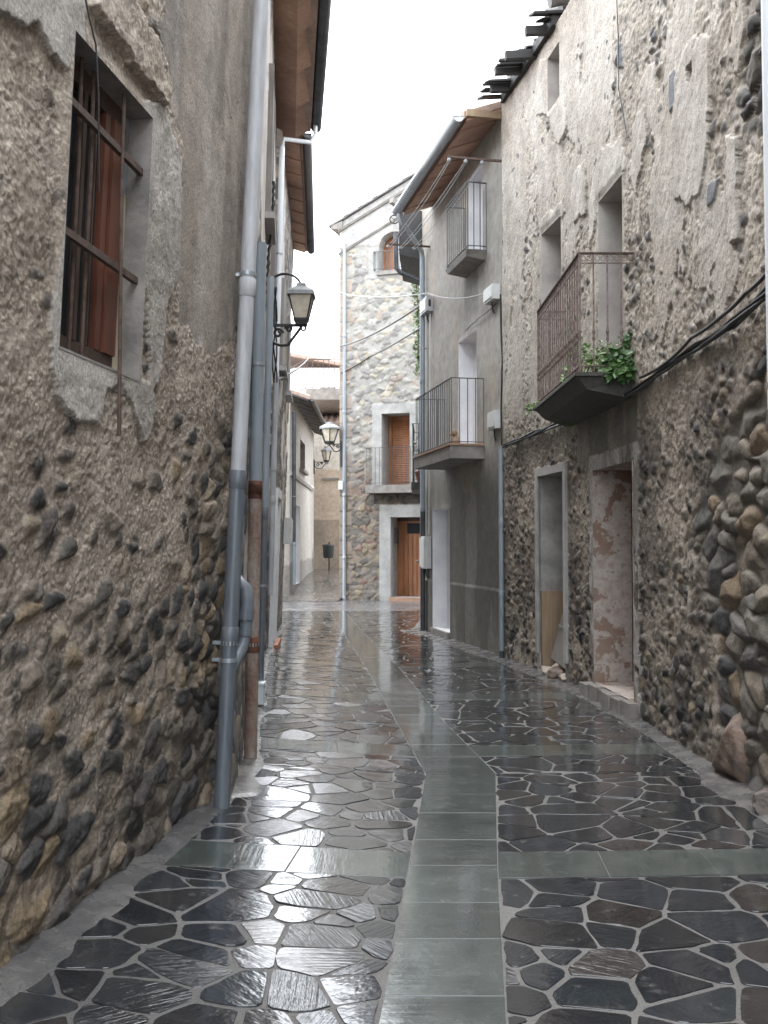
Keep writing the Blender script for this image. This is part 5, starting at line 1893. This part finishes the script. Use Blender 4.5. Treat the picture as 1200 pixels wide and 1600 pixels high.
# ================================================================== CABLES
def cable(label, pts, r, mat='cable', sag=0.0, name='cable', group='cables strung along and between the houses'):
    pts = [Vector(p) for p in pts]
    out = []
    for a, b in zip(pts[:-1], pts[1:]):
        for k in range(10):
            t = k / 10
            p = a.lerp(b, t)
            p.z -= sag * 4 * t * (1 - t)
            out.append(p)
    out.append(pts[-1])
    mb = MB().tube(out, r, 6)
    o = mb.build(name, mat, None, pts[0])
    return tag(o, label, 'cable', group)


def onW(w, o, *pp):
    return [w.P(*w.pix(px, py, o), o) for px, py in pp]


cable('long pale cable crossing the street high to the white box on the grey house', onW(WS, .1, (531, 457)) + onW(WG, .12, (668, 458), (768, 455)), .009, 'palecable', .10)
cable('dark cable slanting down from the grey terminal box to the stone house', onW(WS, .1, (531, 541)) + onW(WG, .10, (664, 472)), .022, 'cable', .12)
cable('thin dark cable slanting across the stone house below the other one', onW(WS, .1, (533, 583), (577, 558)) + onW(WG2, .1, (660, 508)), .018, 'cable', .03)
cable('short cable from the pale house beside the lamp to the terrace', [W1.P(W1.atY(13.9), 3.9, .1), at(482, 560, 34)], .018, 'cable', .06)
bund = MB()
pth = [(786, 697), (800, 690), (838, 676), (868, 664), (930, 640), (1000, 603), (1040, 575), (1088, 540), (1140, 505), (1200, 455)]
rc = random.Random(3)
base_ = WR.P(*WR.pix(786, 697, .07), .07)
for k in range(5):
    pts = []
    for i, (px, py) in enumerate(pth):
        j = 5 * math.sin(i * 1.7 + k * 1.9)
        q = WR.P(*WR.pix(px, py + j * (.5 + .1 * i), .10), .085 + .025 * math.sin(i * 2.1 + k))
        pts.append(q)
    out = []
    for i in range(len(pts) - 1):
        for u in range(6):
            out.append(pts[i].lerp(pts[i + 1], u / 6))
    out.append(pts[-1])
    bund.tube(out, .011 + .003 * (k % 2), 6)
tag(bund.build('cable_bundle', 'cable', None, base_), 'black cable bundle climbing along the ruined wall from the corner pipe to the right edge', 'cable', 'cables strung along and between the houses')
cable('second loose black cable running just above the cable bundle', [WR.P(*WR.pix(px, py, .12), .12) for px, py in ((1000, 590), (1042, 566), (1080, 528), (1130, 492), (1165, 458), (1200, 425))], .014, 'cable', .01)
cable('black cable hanging down the grey house edge from the white box', [WG.P(*WG.pix(px, py, .03), .03) for px, py in ((782, 460), (783, 520), (785, 560), (783, 640), (784, 696))], .012, 'cable', 0)
mb = MB(); out = []
for q in range(120):
    z = 3.2 + 2.2 * q / 119
    p = W1.P(W1.atY(10.3) + .006 * math.sin(q * 1.3), z, .05 + .006 * math.cos(q * 1.3) + .02 * math.sin(q * .07))
    out.append(p)
mb.tube(out, .012, 6)
out2 = [p + Vector((.006 * math.sin(i * .55) + .006, .0, 0)) for i, p in enumerate(out)]
mb.tube(out2, .010, 6)
tag(mb.build('twisted_cable', 'cable', None, out[0]), 'twisted black cables hanging on the pale narrow house behind the pipes', 'cable', 'cables strung along and between the houses')
mb = MB()
for k in range(3):
    pts = []
    for q in range(14):
        t = q / 13
        p = at(420 + 14 * t + 6 * math.sin(t * 5 + k * 2), 452 + 135 * t, 11.3 + 1.6 * t)
        pts.append(W1.P(W1.atY(11.2 + 2.2 * t), p.z, .08 + .03 * math.sin(t * 6 + k * 2)))
    mb.tube(pts, .010, 6)
tag(mb.build('cable_tangle', 'cable', None, pts[0]), 'tangle of loose black cables on the wall around the nearest lamp', 'cable', 'cables strung along and between the houses')

cable('thin dark wire hanging down over the top of the barred window', [W0.P(*W0.pix(px, py, .12), .12) for px, py in ((128, -30), (140, 30), (150, 70), (154, 150), (155, 300))], .0035, 'cable', 0)
cable('short dark cable from the white box down to the lower balcony doorway', [WG.P(*WG.pix(px, py, .04), .04) for px, py in ((776, 474), (748, 497), (735, 508), (727, 517))], .008, 'cable', .01)
cable('thin white conduit dropping from the terminal box behind the balcony', [WG.P(*WG.pix(px, py, .04), .04) for px, py in ((672, 490), (672, 560), (671, 700), (670, 835))], .012, 'boxplastic', 0, 'conduit')
cable('thin loose wire hanging down the upper ruined wall', [WR.P(*WR.pix(px, py, .07), .07) for px, py in ((963, -20), (966, 60), (967, 140), (975, 185), (980, 215))], .005, 'cable', 0)

# ================================================================== BOXES
def wbox(name, label, cat, w, px0, px1, py0, py1, dep, mat, group=None, louvre=False, o0=.002):
    a_ = w.pix(px1, py1); b_ = w.pix(px0, py0)
    s0, s1 = sorted((a_[0], b_[0])); z0 = w.pix((px0 + px1) / 2, py1)[1]; z1 = w.pix((px0 + px1) / 2, py0)[1]
    if s1 - s0 > .45: s1 = s0 + .45
    t = thing(name, w.P(s0, z0, 0), label, cat, group)
    mb = MB().wbox(w, s0, s1, z0, z1, o0, dep)
    mb.build('box_body', mat, t)
    mb = MB().wbox(w, s0 + .02, s1 - .02, z0 + .03, z1 - .03, dep + .001, dep + .014)
    mb.build('box_lid', mat, t)
    if louvre:
        mb = MB()
        for k in range(4):
            zz = z0 + (z1 - z0) * (.3 + .12 * k)
            mb.wbox(w, s0 - .004, s0 - .001, zz, zz + .03, dep * .35, dep * .7)
        mb.build('vent_holes', 'iron', t)
    mb = MB()
    m = (s0 + s1) / 2
    mb.tube([w.P(m, z0 + .002, dep * .5), w.P(m + .01, z0 - .10, dep * .4), w.P(m + .01, z0 - .16, .02)], .012, 6)
    mb.build('cable_tail', 'cable', t)
    return t


GB_ = 'electrical boxes on the grey house'
wbox('junction_box', 'white junction box under the upper balcony by the ruined wall', 'junction box', WG, 768, 782, 449, 472, .12, 'boxplastic', GB_)
wbox('junction_box', 'pale terminal box with a row of vent holes beside the tall drainpipe', 'junction box', WG, 667, 677, 468, 490, .13, 'pvc_grey', GB_, True)
wbox('meter_box', 'cream meter box level with the lower balcony railing', 'meter box', WG, 771, 783, 643, 671, .09, 'boxplastic', GB_)
wbox('meter_box', 'long white meter box low on the wall left of the white street doorway', 'meter box', WG, 666, 674, 838, 888, .12, 'boxplastic', GB_)
t = thing('junction_box', at(530, 768, 28.7), 'small white box on the left corner of the stone house below the lantern', 'junction box')
p = at(529, 752, 28.66); q = at(537, 766, 28.66)
MB().box(p.x, q.x - .01, 28.45, 28.66, q.z, p.z).build('box_body', 'boxplastic', t)
MB().box(p.x + .015, q.x - .025, 28.435, 28.449, q.z + .02, p.z - .02).build('box_lid', 'boxplastic', t)
t = thing('intake_box', on_ground(405, 1110), 'small pale box with dark base standing at the foot of the left wall', 'utility box')
g_ = on_ground(403, 1116)
MB().box(g_.x - .12, g_.x + .05, g_.y, g_.y + .16, .09, .27).build('box_body', 'pvc_white', t)
MB().box(g_.x - .12, g_.x + .035, g_.y + .015, g_.y + .15, -.02, .088).build('box_base', 'slabcement', t)
MB().box(g_.x - .12, g_.x + .06, g_.y - .012, g_.y + .17, .272, .29).build('box_lid', 'pvc_white', t)
t = thing('meter_box', W2.P(W2.atY(19.2), 1.2, .1), 'small grey box on the end of the long pale house', 'meter box')
MB().wbox(W2, W2.atY(19.0), W2.atY(19.35), 1.6, 2.1, .03, .18).build('box_body', 'boxplastic', t)
MB().wbox(W2, W2.atY(19.03), W2.atY(19.32), 1.64, 2.06, .181, .195).build('box_lid', 'boxplastic', t)
# alley wall plaque
a_ = W4.pix(485, 757); b_ = W4.pix(489.5, 771)
s0, s1 = sorted((a_[0], b_[0]))
t = thing('wall_plaque', W4.P(s0, b_[1], 0), 'small white plaque on the grey alley house', 'sign')
MB().wbox(W4, s0, s1, b_[1], a_[1], .005, .03).build('plate', 'whitepaint', t)
MB().wbox(W4, s0 + (s1 - s0) * .25, s1 - (s1 - s0) * .25, b_[1] + .1, a_[1] - .1, .031, .034).build('emblem', 'slabcement', t)

# ================================================================== CLOTHESLINE
cl = thing('clothesline', WG.P(WG.S(785, 255), 6.9, 0), 'clothesline strung on two iron arms beneath the zinc gutter', 'clothesline')
sA, zA = WG.pix(785, 255, .0); sA = max(sA, .05)
sB, zB = WG.pix(672, 383, .0)
zA = zB = (zA + zB) / 2
ends = []
for s_ in (sA, sB):
    MB().bar(WG.P(s_, zA, -.02), WG.P(s_, zA, .80), .03, .03).build('arm', 'rustbar', cl)
    for o_ in (.78, .54, .30):
        p = WG.P(s_, zA - .045, o_)
        MB().lathe(p, [(.012, -.03), (.028, -.015), (.028, .015), (.012, .03)], 8).build('pulley', 'lampcap', cl)
for o_ in (.78, .54, .30):
    mb = MB()
    for dz in (-.03, -.075):
        pts = []
        for q in range(15):
            t_ = q / 14
            p = WG.P(sA + (sB - sA) * t_, zA + dz - .10 * 4 * t_ * (1 - t_) * (1 if dz < -.05 else .6), o_)
            pts.append(p)
        mb.tube(pts, .005, 5)
    mb.build('line', 'palecable', cl)

# ================================================================== PLANTS
def leafmb(c, spread, n, size, seed, droop=0.0, shape=1.0):
    r_ = random.Random(seed)
    mb = MB()
    c = Vector(c)
    for k in range(n):
        # clumped positions
        u = Vector((r_.gauss(0, 1), r_.gauss(0, 1), r_.gauss(0, 1)))
        u = u.normalized() * (r_.random() ** .45)
        p = c + Vector((u.x * spread[0], u.y * spread[1], u.z * spread[2]))
        p.z -= droop * abs(u.x)
        nrm = Vector((r_.uniform(-1, .3), r_.uniform(-1, .3), r_.uniform(.1, 1))).normalized()
        t = nrm.cross(Vector((r_.uniform(-1, 1), r_.uniform(-1, 1), r_.uniform(-1, 1)))).normalized()
        b = nrm.cross(t)
        s = size * r_.uniform(.6, 1.3)
        w = s * .38 * shape
        mid = p + t * s * .5 - nrm * s * .08
        mb.add([p, p + t * s * .35 + b * w, p + t * s, p + t * s * .35 - b * w, mid], [(0, 1, 4), (1, 2, 4), (2, 3, 4), (3, 0, 4)])
    return mb


def stems(base, tips, r):
    mb = MB()
    for tp in tips:
        b = Vector(base); tp = Vector(tp)
        m = (b + tp) / 2 + Vector((0, 0, .06))
        mb.tube([b, m, tp], [r, r * .8, r * .4], 5)
    return mb


def plant(label, base, clumps, n, size, mat, seed, name='wild_plant', group=None, shape=1.0):
    t = thing(name, base, label, 'plant', group)
    mb = MB()
    for k, (c, sp) in enumerate(clumps):
        q = leafmb(c, sp, n, size, seed + k, 0, shape)
        mb.add(q.v, q.f)
    mb.build('foliage', mat, t)
    stems(base, [c for c, sp in clumps], .008).build('stem', 'stem', t)
    return t


GP = 'weeds growing on the ruined balcony'
yb0 = 9.3
plant('dense leafy green bush spilling over the near end of the ruined balcony', (2.15, 9.2, 3.18),
      [((at(982, 570, 9.15).x, 9.15, at(982, 570, 9.15).z), (.13, .16, .15)), ((at(990, 535, 9.2).x, 9.2, at(990, 535, 9.2).z), (.10, .14, .14)), ((at(958, 560, 9.1).x, 9.1, at(958, 562, 9.1).z), (.13, .14, .10)), ((at(968, 580, 9.0).x, 9.0, at(968, 580, 9.0).z), (.12, .08, .06)), ((at(1000, 570, 9.05).x, 9.05, at(1000, 570, 9.05).z), (.06, .1, .12)), ((at(1002, 583, 9.0).x, 9.0, at(1002, 583, 9.0).z), (.05, .06, .04))], 130, .085, 'leaf', 20, group=GP)
plant('loose pale weeds in the middle of the ruined balcony', (1.9, 9.5, 3.18),
      [((at(925, 560, 9.4).x, 9.4, at(925, 562, 9.4).z), (.14, .14, .09)), ((at(905, 545, 9.5).x, 9.5, at(905, 545, 9.5).z), (.09, .12, .12)), ((at(945, 550, 9.5).x, 9.5, at(945, 550, 9.5).z), (.12, .12, .11)), ((at(935, 572, 9.2).x, 9.2, at(935, 573, 9.2).z), (.12, .08, .04))], 110, .055, 'leaf_light', 30, group=GP, shape=.6)
plant('trailing weed hanging over the balcony edge by its front corner post', (1.78, 9.9, 3.18),
      [((at(890, 580, 9.7).x, 9.7, at(890, 580, 9.7).z), (.07, .12, .09)), ((at(885, 592, 9.8).x, 9.8, at(885, 592, 9.8).z), (.05, .12, .06)), ((at(897, 562, 9.6).x, 9.6, at(897, 562, 9.6).z), (.05, .1, .08))], 50, .05, 'leaf_light', 40, group=GP, shape=.7)
plant('small sprig at the far corner of the ruined balcony', (1.78, 11.3, 3.18),
      [((at(838, 632, 11.3).x, 11.3, at(838, 632, 11.3).z), (.09, .1, .05)), ((at(828, 640, 11.4).x, 11.4, at(828, 640, 11.4).z), (.05, .1, .05)), ((at(852, 630, 11.0).x, 11.0, at(852, 631, 11.0).z), (.05, .1, .03))], 26, .05, 'leaf_light', 50, group=GP, shape=.7)
wp = WR.P(*WR.pix(890, 658, .1), .1)
plant('bright green fern tuft sprouting from the wall under the ruined balcony', WR.P(*WR.pix(892, 655, .0), .0),
      [(wp, (.08, .12, .05)), (WR.P(*WR.pix(880, 655, .1), .1), (.06, .1, .03))], 50, .05, 'leaf_light', 60, group=GP, shape=.6)
# climbing plant on the far corner
vin = []
rv = random.Random(9)
for k in range(26):
    py = 425 + 6.2 * k
    px = 657 - 5 * rv.random() * (1.8 if 500 < py < 560 else 1.0) - (14 * rv.random() if py < 470 else 0)
    p = at(px, py, 26.6)
    vin.append((tuple(p), (.11, .2, .14)))
t = thing('climbing_plant', WG2.P(5.4, 4.2, .1), 'thin climbing plant hanging down between the stone house and the tall drainpipe', 'plant')
mb = MB()
for k, (c, sp) in enumerate(vin):
    q = leafmb(c, sp, 22, .10, 300 + k); mb.add(q.v, q.f)
mb.build('foliage', 'leaf_vine', t)
mb = MB(); mb.tube([Vector(vin[-1][0]), Vector(vin[12][0]), Vector(vin[0][0])], .02, 6); mb.build('stem', 'stem', t)
# pots on the narrow balcony
rq = random.Random(4)
for k, (yy, hh, lab) in enumerate(((19.2, .75, 'tall potted plant at the near end of the narrow dark balcony'), (19.9, .35, 'low potted plant further along the narrow dark balcony'))):
    b_ = WG2.P(yy - 18.6, 2.815, .20)
    t = thing('potted_plant', b_, lab, 'potted plant')
    MB().lathe(b_, [(.06, 0), (.09, .16), (.10, .16), (.10, .19), (.08, .19), (.06, .17)], 12).build('pot', 'terracotta', t)
    mb = leafmb(b_ + Vector((0, 0, .25 + hh / 2)), (.13, .16, hh / 2), 90, .07, 500 + k)
    mb.build('foliage', 'leaf_vine', t)
    stems(b_ + Vector((0, 0, .17)), [b_ + Vector((.03, 0, .2 + hh)), b_ + Vector((-.03, .03, .1 + hh))], .008).build('stem', 'stem', t)
# small ornament on the lower balcony
so = WG.S(745, 690)
b_ = WG.P(WG.S(741, 692, ), 3.094, .30)
t = thing('clay_ornament', b_, 'small brown clay ornament sitting on the lower balcony of the grey house', 'ornament')
MB().lathe(b_, [(.02, 0), (.07, .02), (.08, .08), (.05, .15), (.02, .165)], 12).lathe(b_ + Vector((-.02, -.01, .15)), [(.01, 0), (.05, .03), (.055, .07), (.03, .11), (.008, .12)], 10).build('figure', 'clay', t)
MB().tube([b_ + Vector((-.06, -.02, .19)), b_ + Vector((-.10, -.03, .18))], [.03, .018], 8).build('snout', 'clay', t)

# ================================================================== ROCKS, PLANK, BIN
def rock(name, label, cat, c, size, mat, seed, group=None, sub=5):
    import bmesh
    bm = bmesh.new()
    bmesh.ops.create_icosphere(bm, subdivisions=sub, radius=1.0)
    co = np.array([v.co[:] for v in bm.verts])
    r_ = np.random.RandomState(seed)
    d = np.ones(len(co))
    for k in range(14):                                   # flat fractured faces
        nv = r_.normal(size=3); nv /= np.linalg.norm(nv)
        lim = r_.uniform(.55, .85)
        dt = co @ nv
        d = np.minimum(d, np.where(dt > 0.05, lim / np.maximum(dt, .05), 9))
    nz_ = fbm(co[:, 0] * 2.2 + co[:, 2] * 1.3 + seed, co[:, 1] * 2.2 - co[:, 2] * 1.1, seed, 5) - .5
    d = d * (1 + .28 * nz_)
    for v, k in zip(bm.verts, d):
        v.co = v.co * float(k)
        v.co.x *= size[0]; v.co.y *= size[1]; v.co.z *= size[2]
    for f in bm.faces: f.smooth = True
    me = bpy.data.meshes.new(name); bm.to_mesh(me); bm.free()
    me.materials.append(MAT[mat])
    o = bpy.data.objects.new(name, me); COL.objects.link(o)
    o.location = c
    return tag(o, label, cat, group)


g_ = on_ground(1165, 1235)
rock('boulder', 'large reddish brown boulder leaning at the foot of the right wall', 'rock', (g_.x + .12, g_.y + .2, .24), (.30, .34, .40), 'rock', 3, 'loose stones by the right wall')
g_ = on_ground(1200, 1280)
rock('boulder', 'small dark stone lying on the paving at the right edge', 'rock', (g_.x + .06, g_.y + .08, .05), (.15, .15, .10), 'darkrock', 8, 'loose stones by the right wall')
for k, (px, py, sz) in enumerate(((858, 1046, .12), (872, 1052, .15), (884, 1060, .12), (866, 1040, .10))):
    s_, z_ = WR.pix(px, py, .02)
    c = WR.P(s_, .07 + .06 * (k == 3), .02 - .08 * (k == 3))
    rock('rubble_stone', ['flat pale stone at the far side of the boarded doorway', 'broken brick coloured stone in the middle of the boarded doorway', 'rough stone at the near side of the boarded doorway', 'pale slab fragment behind the stones in the boarded doorway'][k], 'rubble', c, (sz, sz * 1.2, sz * .6), 'rubblestone' if k != 1 else 'rock', 20 + k, 'rubble in the boarded doorway', 4)
t = thing('leaning_plank', WR.P(dr1[0] + .2, dr1[2], -.05), 'grey weathered plank leaning in the boarded doorway of the ruin', 'plank')
P = WR.P
mb = MB()
mb.hexa([P(dr1[0] + .06, .16, .02), P(dr1[1] - .22, .22, -.02), P(dr1[1] - .22, .22, -.05), P(dr1[0] + .06, .16, -.01), P(dr1[0] + .02, .98, -.18), P(dr1[1] - .34, 1.02, -.20), P(dr1[1] - .34, 1.02, -.23), P(dr1[0] + .02, .98, -.21)])
mb.build('board', 'greyplank', t)
MB().bar(P(dr1[0] + .1, .55, -.075), P(dr1[1] - .3, .6, -.10), .02, .05).build('batten', 'greyplank', t)

c0 = at(513, 850, 38.2)
t = thing('litter_bin', (c0.x, 38.2, .57), 'dark green litter bin on a post in the side alley', 'bin')
zt = at(513, 853, 38.2).z; zb = at(513, 872, 38.2).z
MB().lathe((c0.x, 38.2, 0), [(.16, zb), (.19, zb + .03), (.22, zt - .02), (.23, zt)], 14).build('bin_body', 'bin', t)
MB().lathe((c0.x, 38.2, 0), [(.25, zt + .004), (.25, zt + .04), (.05, zt + .07)], 14).build('bin_rim', 'iron', t)
MB().tube([(c0.x + .02, 38.43, .5), (c0.x + .02, 38.43, zt + .15)], .03, 8).build('post', 'iron', t)
# iron stay hook on the left wall near the window reveal is part of the window

# ================================================================== LIGHT
wd = bpy.data.worlds.new('World')
scene.world = wd
wd.use_nodes = True
nt = wd.node_tree
bg = nt.nodes['Background']
sky = nt.nodes.new('ShaderNodeTexSky')
sky.sky_type = 'NISHITA'
sky.sun_disc = False
SUN_EL, SUN_AZ = R(58), R(-12)
sky.sun_elevation = SUN_EL
sky.sun_rotation = SUN_AZ
sky.dust_density = 4
mixn = nt.nodes.new('ShaderNodeMix'); mixn.data_type = 'RGBA'
mixn.inputs[0].default_value = 0.85
mixn.inputs[7].default_value = (9.45, 9.85, 10.3, 1)          # closed cloud cover
nt.links.new(sky.outputs['Color'], mixn.inputs[6])
nt.links.new(mixn.outputs[2], bg.inputs['Color'])
bg.inputs['Strength'].default_value = 0.12
sl = bpy.data.lights.new('sun', 'SUN')
sl.energy = 0.8
sl.angle = R(40)
sl.color = (1.0, 0.97, 0.93)
so_ = bpy.data.objects.new('sun', sl)
COL.objects.link(so_)
sd = Vector((math.sin(SUN_AZ) * math.cos(SUN_EL), math.cos(SUN_AZ) * math.cos(SUN_EL), math.sin(SUN_EL)))
so_.rotation_euler = (-sd).to_track_quat('-Z', 'Y').to_euler()
so_.location = (0, 10, 30)
scene.view_settings.view_transform = 'Standard'
scene.view_settings.look = 'None'
scene.view_settings.exposure = 2.3
scene.render.engine = 'CYCLES'
scene.cycles.use_denoising = True
scene.cycles.denoising_prefilter = 'ACCURATE'
scene.cycles.use_adaptive_sampling = False
scene.cycles.sample_clamp_indirect = 4
scene.cycles.max_bounces = 8
scene.cycles.diffuse_bounces = 5
